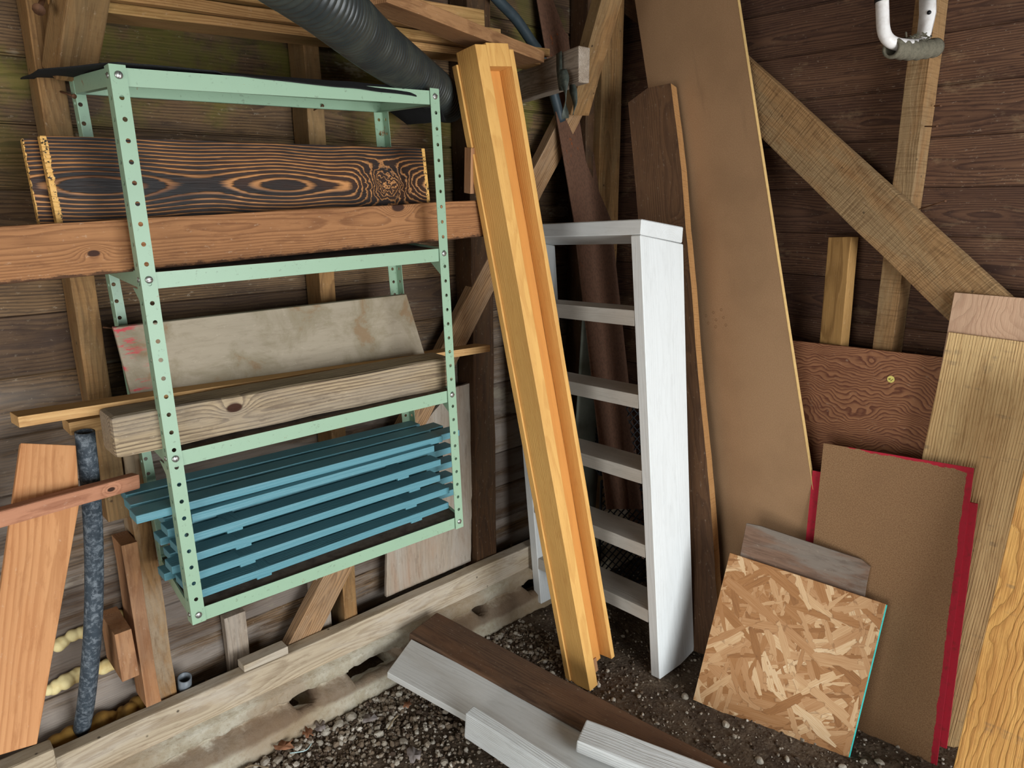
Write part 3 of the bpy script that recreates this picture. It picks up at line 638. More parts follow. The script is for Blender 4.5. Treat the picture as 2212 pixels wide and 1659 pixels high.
for t in (.0285, .345, .6685, .9955):
    c = [at_h(P, t) for P in (FL, FR, BR, BL)]; c = [c[0]+V((.002, .002, 0)), c[1]+V((-.002, .002, 0)), c[2]+V((-.002, -.002, 0)), c[3]+V((.002, -.002, 0))]
    cen = sum(c, V())/4; cz_ = V((0, 0, RH)); th = .0015
    bm = bmesh.new(); 
    top = [bm.verts.new(p-cen) for p in c]; bot = [bm.verts.new(p-cen-cz_) for p in c]
    inn = [bm.verts.new(c[i]-cen+(cen-c[i]).normalized()*.004) for i in range(4)]; dk = [bm.verts.new(v.co-V((0, 0, .006))) for v in inn]
    flg = [bm.verts.new(c[i]-cen-cz_+(cen-c[i]).normalized()*.018) for i in range(4)]
    und = [bm.verts.new(v.co-V((0, 0, .002))) for v in dk]
    for i in range(4):
        j = (i+1) % 4
        bm.faces.new((top[i], top[j], bot[j], bot[i])); bm.faces.new((top[i], inn[i], inn[j], top[j])); bm.faces.new((inn[i], dk[i], dk[j], inn[j]))
        bm.faces.new((bot[i], bot[j], flg[j], flg[i]))
    f = bm.faces.new(dk); f.material_index = 1; f2 = bm.faces.new(und[::-1])
    sh = link('shelf_tray', tomesh(bm, 'shelf_tray'), [M_green, M_deck], shelf, Matrix.Translation(cen))
    for P, sx in ((FL, 1), (FR, -1)):
        p = at_h(P, t-.0115); screw(p+V((.0135*sx, -.0018, 0)), (0, -1, 0), shelf)
        screw(p+V((-.0016*sx, .015, 0)), (-sx, 0, 0), shelf, .006)
# gusset braces under shelves at the left and right ends
for (P, Q, s_) in ((FL, BL, 1), (FR, BR, -1)):
    for t in (.345, .6685):
        a = at_h(P, t-.03)+V((.003*s_, .01, 0)); b = a+V((0, .07, 0)); d_ = a+V((0, 0, -.05))
        slab('gusset', [a, b, d_], (.0015*s_, 0, 0), M_green, (0, 1, 0), shelf, bev=0)
# roofing felt on the top shelf
felt_rows = []
def zt(x, y):
    u = (x-.42)/.77; return 1.7975+.025*u+(y-1.55)*.03
bm = bmesh.new(); NXF, NYF = 60, 16; gridv = []
for i in range(NXF+1):
    row = []
    for j in range(NYF+1):
        u, v = i/NXF, j/NYF
        x = .335+u*.985; yf = 1.552 if x < 1.10 else 1.552+(x-1.10)*.5
        if .62 < x < 1.12: yf -= .010*(1-abs(x-.95)/.35) if abs(x-.95) < .35 else 0
        if x < .43: yf += (.43-x)*1.7
        if x > 1.2: yf += (x-1.2)*.4
        y = yf+(1.90-yf)*v; z = zt(x, y)+.004+.003*mnoise.noise(V((x*12, y*12, 2)))
        if x < .42: z += -.03*((.42-x)/.12)**2*.3
        if x > 1.19: z -= .045*((x-1.19)/.13)**1.3+.02*(x-1.19)/.13
        if v == 0 and .62 < x < 1.13: z -= .004+.018*max(0, (x-.62)/.5)
        row.append(bm.verts.new((x, y, z)))
    gridv.append(row)
for i in range(NXF):
    for j in range(NYF): bm.faces.new((gridv[i][j], gridv[i+1][j], gridv[i+1][j+1], gridv[i][j+1]))
o = link('felt_sheet', tomesh(bm, 'felt_sheet'), M_felt); md = o.modifiers.new('thick', 'SOLIDIFY'); md.thickness = .0025; md.offset = 1
tag(o, 'black gritty roofing felt sheet draped over the top shelf', 'sheet')
# charred boards standing on the second shelf
tag(board('charred_board', (.318, 1.668, 1.432), (1, 0, .016), (0, .10, 1), (.918, .248, -.024), M_char), 'front charred plank with glowing orange grain and a swirl knot', 'plank')
tag(board('charred_board', (.292, 1.697, 1.430), (1, 0, .012), (0, .10, 1), (.90, .245, -.020), M_char2), 'charred plank hidden behind the other, flaky left end showing', 'plank')
# brown plank lying on edge in front
tag(board('brown_plank', (.05, 1.602, 1.401), (1, .012, .036), (0, .05, 1), (1.34, .104, -.038), M_plank, bev=.004, wob=.002), 'long reddish brown 2x4 plank crossing the second shelf on edge', 'plank')
# third shelf: painted panel, timber and pine strip
n_ = (0, -1, .13); P_ = (0, 1.735, 1.1)
tag(slab('painted_panel', [pl(245, 708, P_, n_), pl(878, 636, P_, n_), pl(932, 812, P_, n_), pl(297, 905, P_, n_)], (0, .012, .0015), M_panel, (1, 0, 0)),
    'dirty grey beige panel with red paint marks leaning on the third shelf', 'panel')
tag(board('weathered_timber', (.333, 1.562, 1.040), (1, .0, -.006), (0, 0, 1), (.88, .088, -.10), M_timber, bev=.010, wob=.004), 'weathered grey brown 4x4 timber lying on the third shelf', 'timber')
tag(board('pine_strip', (.188, 1.722, 1.138), (1, .055, -.036), (0, .06, 1), (1.30, -.022, .07), M_pine, wob=.001), 'long pale pine strip lying across the back of the third shelf', 'strip')
# ------------------------------------------------------------------ teal slatted panels on the bottom shelf
def pallet(z, slats, cleats, label, tilt=0., c_h=.0265, yaw_=0.):
    """slats: (x0, x1, y0, width); cleats: x, x, ..."""
    root = empty('slatted_panel', (.8, 1.62, z), label, 'slatted panel', 'teal slatted panels stacked on the bottom shelf')
    for (x0_, x1_, y0, wd) in slats:
        board('slat', (x0_, y0, z+c_h-tilt*(x0_-.8)), (1, yaw_, -tilt), (0, 0, 1), (x1_-x0_, .019, -wd), M_teal, root, bev=.002, wob=.0006)
    for (xc, y0, y1) in cleats:
        board('cleat', (xc, y0, z-tilt*(xc-.8)), (0, 1, 0), (1, 0, 0), (y1-y0, .037, c_h), M_teal, root, bev=.0015, wob=.0005)
    return root
words = ['lowest', 'second from the bottom', 'third from the bottom', 'fourth from the bottom', 'fifth from the bottom']
xl = [(.60, 1.03), (.585, 1.00), (.55, .985), (.545, 1.00), (.53, .965)]
xr = [1.16, 1.165, 1.135, 1.14, 1.12]
for k in range(5):
    z = .657+k*.0457; a, b = xl[k]; o1 = (0.012, -.006, .01, -.004, .014)[k]
    pallet(z, [(.452+o1*.4, xr[k], 1.536+k*.0015, .05), (.425+o1, 1.245+o1, 1.603, .05), (.43-o1, 1.235+o1, 1.670, .05)], [(a, 1.5375+k*.0015, 1.715), (b+.03, 1.5375+k*.0015, 1.715)],
           'teal painted slatted panel, %s in the stack on the lowest shelf' % words[k])
pallet(.886, [(.352, 1.163, 1.560, .052), (.360, 1.172, 1.629, .052), (.370, 1.182, 1.697, .050)], [(.46, 1.565, 1.742), (1.055, 1.58, 1.742)],
       'topmost teal slatted panel, pushed out to the left past the post', tilt=.012, c_h=-.001+.0)
# ------------------------------------------------------------------ corrugated pipe, hoses
pc = curve([py(575, -90, 1.12), py(700, 2, 1.22), py(800, 90, 1.42), py(890, 158, 1.62), py(950, 205, 1.76), py(978, 235, 1.83)], 110)
Lacc = 0; rad = []
for i, p in enumerate(pc):
    if i: Lacc += (p-pc[i-1]).length
    u = i/(len(pc)-1); rad.append((.0500+.0080*abs(math.sin(Lacc/.0175*math.pi))**.7)*(1 if u < .93 else 1-.35*(u-.93)/.07))
o = tube('corrugated_pipe', pc, rad, M_pipe, seg=40, inner=.9)
tag(o, 'black corrugated drain pipe hanging over the shelving top', 'pipe')
tag(tube('rubber_hose', curve([py(1062, -15, 1.84), py(1080, 5, 1.84), py(1115, 42, 1.845), py(1148, 90, 1.85), py(1166, 118, 1.86), py(1192, 190, 1.86), py(1212, 262, 1.862)], 10), .017, M_hose2), 'dark blue grey hose curving down behind the lumber at top middle', 'hose')
tag(tube('poly_hose', curve([py(183, 932, 1.76), py(196, 1060, 1.77), py(203, 1200, 1.79), py(201, 1350, 1.81), py(188, 1500, 1.86), py(174, 1590, 1.93)], 10), .0205, M_hose, inner=.8), 'dusty black plastic hose hanging down the wall at far left', 'hose')
# spray foam beads
def foam(name, pts, r, mat, label, sd):
    bm = bmesh.new(); R_ = random.Random(sd); cen = sum(pts, V())/len(pts); ps = curve(pts, 8)
    for i, p in enumerate(ps):
        rr = r*R_.uniform(.4, 1.5); bmesh.ops.create_icosphere(bm, subdivisions=3, radius=rr, matrix=Matrix.Translation(p-cen+V([R_.uniform(-.4, .4)*r for _ in range(3)])))
    o = link(name, tomesh(bm, name, True), mat, None, Matrix.Translation(cen))
    m = o.modifiers.new('fuse', 'REMESH'); m.mode = 'VOXEL'; m.voxel_size = .003; m.use_smooth_shade = True
    return tag(o, label, 'foam')
foam('foam_bead', [py(122, 1392, 1.955), py(150, 1378, 1.955), py(185, 1365, 1.955), py(232, 1342, 1.955), py(256, 1332, 1.955)], .011, M_spray, 'upper yellow foam bead in a siding gap beside the black hose', 2)
foam('foam_bead', [py(104, 1492, 1.955), py(140, 1472, 1.95), py(175, 1455, 1.955), py(225, 1442, 1.95), py(240, 1430, 1.95)], .013, M_spray, 'lower yellow foam bead in a siding gap beside the black hose', 3)
foam('foam_bead', [V((.12, 1.925, .205)), V((.2, 1.92, .21)), V((.25, 1.925, .205)), V((.33, 1.93, .215)), V((.40, 1.93, .215))], .018, M_sprayold, 'old brown foam filling behind the sill at lower left', 4)
# leaning cedar board, reddish batten
Pc = V((.20, 1.66, .62)); nc = V((0.10, -1, .42))
tag(slab('cedar_board', [pl(45, 957, (.24, 1.745, 1.05), nc), pl(164, 962, (.24, 1.745, 1.05), nc), pl(172, 1085, (.24, 1.745, 1.05), nc), pl(80, 1607, (.24, 1.745, 1.05), nc), pl(-30, 1640, (.24, 1.745, 1.05), nc), pl(-8, 1340, (.24, 1.745, 1.05), nc)],
    nc.normalized()*-.018, M_cedar, pl(64, 957, (.24, 1.745, 1.05), nc)-pl(-10, 1640, (.24, 1.745, 1.05), nc)), 'smooth orange cedar board leaning on the wall at far left', 'board')
tag(beam('wood_batten', py(-60, 1140, 1.60), py(303, 1040, 1.70), .034, (0, 0, 1), -.03, M_stick, wob=.001, bev=.004), 'reddish batten crossing in front of the orange cedar board', 'batten')
o = tube('pipe_stub', [V((.487, 1.915, .18)), py(399, 1466, 1.885)+V((0, 0, .004))], .0185, M_pvc, inner=.82, seg=28); tag(o, 'grey plastic pipe stub poking up behind the sill', 'pipe')
# ------------------------------------------------------------------ rusty strip, flashing, crate behind the ladder
n_ = V((.35, -1, .10)).normalized(); P_ = V((2.02, 1.83, 1.5))
pts = [(1158, -20), (1232, -20), (1262, 180), (1322, 480), (1398, 1180), (1392, 1290), (1340, 1290), (1243, 480)]
tag(slab('rusty_strip', [pl(x, y, (2.0, 1.80, 1.5), (.3, -1, .22)) for x, y in ((1158, -20), (1232, -20), (1320, 470), (1388, 1100), (1312, 1100), (1240, 470))], V((.3, -1, .22)).normalized()*-.005, M_rust, pl(1280, 470, (2.0, 1.8, 1.5), (.3, -1, .22))-pl(1350, 1100, (2.0, 1.8, 1.5), (.3, -1, .22))), 'flat rusty steel strip leaning in the corner behind the white ladder', 'strip')
bm = bmesh.new(); cen = V((2.08, 1.81, .75)); rows = []
for k in range(13):
    a = k/12; x = 1.985+.16*a; y = 1.83-.03*math.sin(a*math.pi); ztop = 1.215-.075*a
    rows.append([bm.verts.new(V((x+.006*j, y-.006*j, .02+(ztop-.02)*j/6))-cen) for j in range(7)])
for a, b in zip(rows, rows[1:]):
    for j in range(6): bm.faces.new((a[j], b[j], b[j+1], a[j+1]))
o = link('metal_flashing', tomesh(bm, 'metal_flashing', True), M_flash, None, Matrix.Translation(cen)); m = o.modifiers.new('t', 'SOLIDIFY'); m.thickness = .002
tag(o, 'bent grey galvanised sheet standing in the corner behind the ladder rungs', 'sheet metal')
cr = empty('wire_crate', (2.12, 1.68, .42), 'black lattice crate in the dark corner behind the ladder', 'crate')
def lattice(P, X, Y, w_, h_, name):
    bm = bmesh.new(); X = V(X).normalized(); Y = V(Y).normalized(); N = X.cross(Y)
    def bar(a, b, t=.0035):
        d = (b-a); L = d.length; M = frame((a+b)/2, d, N.cross(d)); bmesh.ops.create_cube(bm, size=1, matrix=M @ Matrix.Diagonal((L, t, t*1.4, 1)))
    for a, b in (((0, 0), (w_, 0)), ((w_, 0), (w_, h_)), ((w_, h_), (0, h_)), ((0, h_), (0, 0))): bar(X*a[0]+Y*a[1], X*b[0]+Y*b[1], .007)
    st_ = .034
    for s_ in (1, -1):
        c = -h_ if s_ == 1 else 0
        while c < w_+h_:
            pts = []
            for (x, y) in ((c, 0) if s_ == 1 else (c, 0),): pass
            # line x = c + s*y
            ys_ = [0, h_]; 
            lo, hi = 0, h_
            if s_ == 1: lo = max(0, -c); hi = min(h_, w_-c)
            else: lo = max(0, c-w_); hi = min(h_, c)
            if hi-lo > .01: bar(X*(c+s_*lo)+Y*lo, X*(c+s_*hi)+Y*hi)
            c += st_
    return link(name, tomesh(bm, name), M_crate, cr, Matrix.Translation(V(P)))
P0 = V((2.035, 1.70, .50)); Xc = V((.16, -.06, .02)); Yc = V((-.02, .03, .30))
lattice(P0, (.9, -.38, -.12), (.1, .1, 1), .25, .29, 'crate_side'); lattice(P0, (.25, .35, 0), (.1, .1, 1), .10, .29, 'crate_side')
lattice(P0+V((.03, .03, .29)), (.9, -.38, -.12), (.25, .55, 0), .25, .10, 'crate_side')
# crate stands on an upturned box-like second crate
lattice(P0+V((-.03, -.03, -.48)), (.9, -.38, 0), (.05, .04, 1), .25, .46, 'crate_side')
# ------------------------------------------------------------------ wooden trough
tp = V((1.5352, 1.3019, -.003)); tX = V((-.1104, .134, .9848)); tY = V((.9937, .0347, .1066))
tr = empty('wooden_trough', tp, 'tall golden pine trough leaning upright in front of the corner', 'trough')
def tb(name, x0_, x1_, y0, y1, z0, z1, mat=M_trough, **k):
    X = tX.normalized(); Y = (tY-X*X.dot(tY)).normalized(); Z = X.cross(Y)
    # Z points to +Y world (away from the camera)
    return board(name, tp+X*x0_+Y*y0+Z*z0, X, Y, (x1_-x0_, y1-y0, z1-z0), mat, tr, **k)
tb('side_board', 0, 1.985, 0, .040, 0, .080); tb('side_board', .045, 1.975, .125, .142, 0, .080)
tb('back_board', .03, 1.98, .0405, .1245, .050, .068, M_trough_in); tb('outer_strip', .01, 1.955, -.006, .030, .0805, .100)
tb('end_cap', 1.93, 1.99, .041, .1245, 0, .049); tb('inner_strip', .0, 1.90, .0405, .062, .022, .0495)
tb('end_cap', .0, .05, .064, .10, .046, .0495, M_block)
tag(board('wood_block', py(1003, 318, 1.64), (.05, .12, -1), (1, 0, 0), (.125, .045, .03), M_block), 'small tan block wedged behind the golden trough beside the shelving', 'block')
# ------------------------------------------------------------------ white ladder
ld = empty('ladder', (1.80, 1.45, 0), 'white painted wooden bunk ladder standing in front of the corner', 'ladder')
Ln = V((0, 1, -.0845)); LP = V((1.74, 1.183, 0))
face = [(1384, 507), (1476.5, 527), (1483, 800), (1492, 1150), (1500, 1405), (1470, 1450), (1425.5, 1474), (1410, 1110)]
fp = [pl(x, y, LP, Ln) for x, y in face]; fp[5].z = max(fp[5].z, -.004); fp[6].z = -.004
ext = Ln.normalized()*.038
slab('stile', fp, ext, M_white, fp[0]-fp[6], ld, bev=.003)
off = V((.012, .568, -.028)); fq = [p+off for p in fp]
for i in (4, 5, 6): fq[i] = fq[i]+(fq[0]-fq[6]).normalized()*.05 if fq[i].z < .02 else fq[i]
slab('stile', fq, ext, M_white, fp[0]-fp[6], ld, bev=.003)
topf = [pl(x, y, LP+ext*-.002, Ln) for x, y in ((1386.6, 473), (1476.7, 490.5), (1474.3, 525), (1384.3, 506.5))]
slab('top_board', topf, off+ext*1.05, M_white, (0, 1, 0), ld, bev=.003)
Rx = topf[0]; 
for k, (rx, ry, h_, dp, slope) in enumerate(((1366, 673, .047, .10, 0), (1375, 852, .045, .11, 0), (1383, 1016, .045, .12, 0), (1391.6, 1177, .045, .12, 0), (1396.7, 1320, .045, .12, 0))):
    # the rung front is flush with the stile front
    L0 = fp[7].lerp(fp[0], 0); d_ = (fp[0]-fp[6]).normalized()
    best = min((fp[6]+d_*(t/200*1.5) for t in range(201)), key=lambda q: abs((lambda v: 829.5-FPX*v.dot(_u)/v.dot(_f))(q+ext-C0)-ry))
    A = best+ext+V((.002, 0, 0)); B = best+off+V((.002, .0, .004))
    board('rung', A, B-A, V((0, 0, -1)), ((B-A).length, h_, -dp), M_rung, ld, bev=.002)
# ------------------------------------------------------------------ right wall framing
tag(board('wall_stud', (2.298, .842, -.02), (0, 0, 1), (0, -1, 0), (2.60, .060, .088), M_brace, bev=.002, wob=.003) if False else
    board('wall_stud', (2.300, .782, -.02), (0, 0, 1), (0, 1, 0), (2.62, .058, -.088), M_brace, bev=.002, wob=.003), 'rough sawn stud of the right wall carrying the white hook', 'stud')
A1, A2 = px(1622, 130, 2.262), px(2180, 640, 2.262); B1, B2 = px(1649, 304, 2.262), px(2046, 698, 2.262)
dv = (A2-A1).normalized(); wv_ = V((0, -dv.z, dv.y)); wv_ = wv_ if wv_.z > 0 else -wv_
hW = abs((B1-A1).dot(wv_)); A0_ = A1-dv*.18; 
tag(board('diagonal_brace', A0_-wv_*hW, dv, wv_, ((A2-A1).length+.7, hW, .037 if dv.cross(wv_).x > 0 else -.037), M_brace, bev=.004, wob=.003), 'wide rough sawn diagonal brace across the right wall', 'brace')
tag(beam('knee_brace', px(1425, 62, 2.32), px(1318, -22, 2.32), .07, (0, -.7, .7), .04, M_dark), 'dark short brace high on the right wall behind the tan board', 'brace')
# short 2x4
tag(board('pine_stud', (2.235, .957, .0), (.058, .045, 1), (-.265, -.9625, .0574), (1.435, .083, .0375), M_short, bev=.003), 'short clean pine 2x4 standing against the right wall under the brace', 'stud')
# panels leaning right
def fr(name, P, R, dims, t, mat, label, cat, **k):
    X, Y = V(R[0]), V(R[1]); o = board(name, P, X, Y, (dims[0], dims[1], t), mat, **k); return tag(o, label, cat)
o = fr('plywood_sheet', (2.15, 1.30, 0), ((0, -1, .03), (.1008, .03, .9945), (0, 0, 0)), (.80, 1.093), -.012, M_redply, 'reddish swirly plywood sheet with a round yellow price sticker', 'panel', seg=2)
def flat_on(o_pt, n, e, name): pass
n_ = V((-.9949, 0, .1007)); cst = pl(1925.5, 819, (2.15, .8, 0), n_)
bm = bmesh.new(); bmesh.ops.create_cone(bm, cap_ends=True, segments=32, radius1=.0105, radius2=.0105, depth=.0008)
qn = frame(cst+n_*.0040, n_.cross(V((0, 0, 1))), V((0, 0, 1)))
st_ = link('price_sticker', tomesh(bm, 'price_sticker'), M_tape, None, qn); tag(st_, 'small round yellow sticker reading $1 on the red plywood', 'sticker')
def text(body, size, M, mat, parent, name='lettering'):
    cu = bpy.data.curves.new(name, 'FONT'); cu.body = body; cu.size = size; cu.align_x = 'CENTER'; cu.align_y = 'CENTER'; cu.extrude = .0001
    o = bpy.data.objects.new(name, cu); COL.objects.link(o); bpy.context.view_layer.update()
    dg = bpy.context.evaluated_depsgraph_get(); me = bpy.data.meshes.new_from_object(o.evaluated_get(dg)); bpy.data.objects.remove(o)
    return link(name, me, mat, parent, M)
right_ = V((0, 0, 1)).cross(n_).normalized(); upv = n_.cross(right_)
rot = Matrix.Rotation(math.radians(-40), 4, 'Z')
text('$1', .0135, frame(cst+n_*.0046, right_, upv) @ rot, M_ink, st_)
fr('plywood_sheet', (2.145, .632, 0), ((.075, -.008, .997), (.1, -.99, .02), 0), (1.300, .55), .014, M_pink, 'pinkish smooth plywood whose top shows above the rough sheet', 'panel', seg=2)
fr('plywood_sheet', (2.0988, .6468, .0), ((.1015, -.0272, .9945), (.12, -.99, -.045), 0), (1.1948, .56), .018, M_rough, 'weathered plywood sheet with coarse rippled face, right side', 'panel', seg=2)
fr('plywood_sheet', (1.80, .3519, 0), ((.2609, .0059, .9654), (.0225, -.9997, 0), 0), (1.15, .45), .018, M_yel, 'yellow plywood sheet with dark grain at the right edge', 'panel', seg=2)
fr('hardboard_sheet', (2.0707, .7341, .1207), ((.0749, .2881, .9547), (.0896, .9515, -.2942), 0), (2.44, .4104), -.012, M_hard, 'tall tan hardboard plank leaning on the right wall, going out the top', 'board', seg=2, bev=0, wob=0)
hbX = V((.0749, .2881, .9547)).normalized(); hbY = V((.0896, .9515, -.2942)); hbY = (hbY-hbX*hbX.dot(hbY)).normalized(); hbZ = hbX.cross(hbY)
board('edge_band', V((2.0707, .7341, .1207))-hbY*.0012-hbZ*.0125+hbX*.01, hbX, hbY, (2.42, .0015, .013), M_edge, bpy.data.objects['hardboard_sheet'], wob=0, bev=0)
M_ring = plain('ring_stain', '7a5a3c', .8, 0, 60, .2); rp = V((2.0707, .7341, .1207))+hbZ*.0006
for (x, y) in ((1525, 682), (1541, 675), (1558, 669), (1563, 686), (1530, 698), (1547, 691), (1568, 702), (1546, 706)):
    c = pl(x, y, rp, hbZ); bm = bmesh.new()
    V1 = [[bm.verts.new(hbX*(math.cos(q*math.pi/12)*k)+hbY*(math.sin(q*math.pi/12)*k)) for q in range(24)] for k in (.0037, .0046)]
    for q in range(24): bm.faces.new((V1[0][q], V1[0][(q+1) % 24], V1[1][(q+1) % 24], V1[1][q]))
    link('ring_stain', tomesh(bm, 'ring_stain'), M_ring, bpy.data.objects['hardboard_sheet'], Matrix.Translation(c))
# live edge slab
lX = V((.1006, .2316, .9676)).normalized(); lY = V((-.2242, .9528, -.2047)); lY = (lY-lX*lX.dot(lY)).normalized(); lZ = lX.cross(lY)
LPt = V((1.9709, 1.0783, .012)); Lw = .1723
pts = []
N = 40; Ltot = 1.99
for i in range(N+1):   # right edge from the bottom up, wavy
    u = i/N; wv2 = .006*mnoise.noise(V((u*5, 1, 0)))+.002*mnoise.noise(V((u*30, 3, 0))); wv2 += .010*max(0, (u-.80)/.2)**2
    pts.append(LPt+lX*(Ltot*u)+lY*wv2)
pts.append(LPt+lX*(Ltot*1.005)+lY*(Lw*.55)); pts.append(LPt+lX*(Ltot-.018)+lY*Lw); pts.append(LPt+lX*.035+lY*Lw)
o = slab('live_edge_plank', pts, lZ*-.050, M_live, lX, bev=0); tag(o, 'dark brown live edge plank leaning between ladder and hardboard', 'plank')
o.data.materials.append(M_cut)
for p in o.data.polygons:
    if len(p.vertices) == 4 and abs(p.normal.x) < .6 and p.normal.dot(o.matrix_world.to_3x3().inverted() @ (-lY)) > .5: p.material_index = 1
# red edged hardboards
rX = V((-.043, .9972, -.0616)); rY = V((.1475, .0673, .9868))
def redf(s, x, y, wn):   # local x runs to the left edge (+), local y up
    f = s.m('SUBTRACT', 1., s.step(s.m('ADD', x, s.m('MULTIPLY', wn, .6)), -.186, -.184)); g = s.step(s.m('ADD', y, s.m('MULTIPLY', x, -.04)), .438, .440)
    return s.m('MAXIMUM', s.m('MAXIMUM', f, g), s.m('SUBTRACT', 1., s.step(y, -.425, -.423)))
def redb(s, x, y, wn): return s.m('ADD', 1., 0.)
M_redA = hardb('brown_hardboard', '79573a', '9c7a56', redf); M_redB = hardb('red_painted_hardboard', '6a4a2e', '8a6848', redb)
o = fr('hardboard_sheet', (2.017, .4246, -.036), (rX, rY, 0), (.4015, .888), -.006, M_redA, 'brown hardboard sheet with thin red painted top edge, leaning in front', 'panel', seg=2, bev=0)
fr('hardboard_sheet', (2.04, .414, .047), ((-.0245, .9978, -.0618), (.1374, .0646, .9884), 0), (.4487, .7082), -.006, M_redB, 'red painted hardboard showing along both sides behind the brown sheet', 'panel', seg=2, bev=0)
# OSB offcut and the grey piece standing behind it
oP = V((1.7412, 1.0471, .002)); oX = V((.2519, -.9645, -.0796)); oY = V((.3658, .0187, .9305))
o = fr('strand_board', oP, (oX, oY, 0), (.4544, .4821), -.011, M_osb, 'square strand board offcut with turquoise right edge on the dirt', 'panel', seg=2, bev=0)
X = oX.normalized(); Y = (oY-X*X.dot(oY)).normalized(); Z = X.cross(Y)
board('painted_edge', oP+X*.4544, X, Y, (.0035, .480, -.0115), M_cyan, o, wob=.0004, bev=0, seg=1)
bP = oP-Z*.020; bn = Z
tag(slab('plywood_offcut', [pl(x, y, bP, bn) for x, y in ((1612, 1130), (1642, 1136), (1750, 1172), (1860, 1208), (1880, 1224), (1872, 1262), (1850, 1420), (1560, 1400))], -Z*.018, M_weather, X, bev=.001), 'grey weathered plywood offcut sticking up behind the strand board', 'panel')
# ------------------------------------------------------------------ boards on the floor
fX = V((.2299, -.967, -.1099)); fY = V((-.9732, -.2276, -.0325))
tag(board('floor_plank', (1.2751, 1.7749, .1836), fX, fY, (2.1, .1412, .038), M_floorplank, bev=.004, wob=.002), 'dark brown plank sloping from the footing down to the dirt floor', 'plank')
n2_ = V((.0064, .1144, -.9934)); Pn = V((1.2751, 1.7749, .174))
w4 = [pl(x, y, Pn, n2_) for x, y in ((888.5, 1380), (1272, 1578), (1560, 1726), (1400, 1850), (1000, 1563), (836, 1452))]
w4 = [w4[0], w4[2], w4[2]+(w4[5]-w4[0]), w4[5]]
tag(slab('white_plank', w4, n2_.normalized()*.022, M_whiteplank, w4[1]-w4[0], bev=.002), 'long white painted plank lying beside the dark floor plank', 'plank')
nz = V((0, .11, -1)).normalized()
def onedge(name, a, b, c_, zoff, thick, hgt, label):
    """2x4 on its narrow edge: a, b = near and far top corners of the left end, c_ = point along the top edge."""
    P_ = Pn+V((0, 0, zoff)); A, B, Cc = [pl(x, y, P_, nz) for x, y in (a, b, c_)]
    X = (Cc-A).normalized(); Y = (B-A); Y = (Y-X*X.dot(Y)).normalized()
    o = board(name, A, X, Y, (1.1, thick, hgt if X.cross(Y).z < 0 else -hgt), M_whiteold, bev=.004, wob=.002); return tag(o, label, 'plank')
onedge('white_stud', (1005, 1540), (1031, 1528), (1190, 1659), .055, .036, .088, 'white painted 2x4 on edge at the bottom centre, nearest piece')
onedge('white_stud', (1246, 1600), (1264, 1577), (1400, 1660), .058, .085, .04, 'white painted 2x4 stub resting on the white plank at bottom')
# ------------------------------------------------------------------ white hook with foam
hk = empty('wall_hook', (2.27, .81, 1.97), 'white steel wall hook wrapped in worn grey foam, top right', 'hook')
ribbon('bracket', [px(2004, -30, 2.290), px(2004, 30, 2.288), px(1997, 70, 2.285), px(1992, 100, 2.28)], (0, 1, 0), [.040, .040, .034, .026], M_hookw, hk, None, .012)
tube('bracket_screw', [px(2007, 27, 2.283), px(2007, 27, 2.279)], .0055, M_black, hk)
hp = [px(1905, -45, 2.03), px(1906, 20, 2.03), px(1910, 70, 2.03), px(1928, 92, 2.05), px(1962, 98, 2.12), px(1992, 96, 2.24)]
tube('arm', curve(hp, 8), .0155, M_hookw, hk, seg=24); tube('rubber_tip', curve([px(1904, -50, 2.028), px(1905, 4, 2.028)], 6), .0175, M_black, hk, seg=24)
a_ = px(1925, 104, 2.045); b_ = px(2020, 103, 2.26)
fp_ = curve([a_, a_.lerp(b_, .5)+V((0, 0, -.006)), b_], 10)
tube('foam_sleeve', fp_, [.0235+.002*math.sin(i*1.7) for i in range(len(fp_))], M_foamgrey, hk, seg=24, inner=.72)
bm = bmesh.new(); R_ = random.Random(3)
for i in range(26):
    p = a_.lerp(b_, R_.uniform(.35, .8))+V((R_.uniform(-.01, .01), R_.uniform(-.012, .012), .018+R_.uniform(0, .014)))-a_
    d = V((R_.uniform(-1, 1), R_.uniform(-1, 1), R_.uniform(-.3, .9))).normalized()
    bmesh.ops.create_cube(bm, size=1, matrix=frame(p, d, V((0, 1, .3))) @ Matrix.Diagonal((R_.uniform(.01, .028), R_.uniform(.002, .006), .002, 1)))
link('foam_shreds', tomesh(bm, 'foam_shreds'), M_foamgrey, hk, Matrix.Translation(a_))
# ------------------------------------------------------------------ nails
def nail(a, b, label, r=.0018):
    o = tube('nail', [a, b], r, M_nail, seg=8); d = (b-a).normalized()
    tube('nail_head', [b, b+d*.0015], r*2.4, M_nail, o, seg=10); return tag(o, label, 'nail')
nail(px(1985, 452, 2.36), px(2042, 434, 2.27), 'long rusty nail sticking out right of the right wall stud, below the hook')
nail(px(2018, 229, 2.36), px(2032, 228, 2.34), 'short rusty nail beside the right wall stud, upper one')
nail(px(1998, 273, 2.30), px(2024, 273, 2.28), 'bent rusty nail on the right wall stud, lower one')
nail(py(131, 198, 1.875), py(160, 208, 1.83), 'screw driven into the left stud beside the shelving top', .0022)
nail(py(92, 0, 1.79), py(84, 20, 1.76), 'rusty bolt at the top of the far left stud', .005)
nail(py(678, 238, 1.875), py(697, 228, 1.845), 'nail on the middle stud under the top shelf')
nail(py(222, 707, 1.86), py(243, 709, 1.85), 'pale screw between far left stud and shelf post', .002)
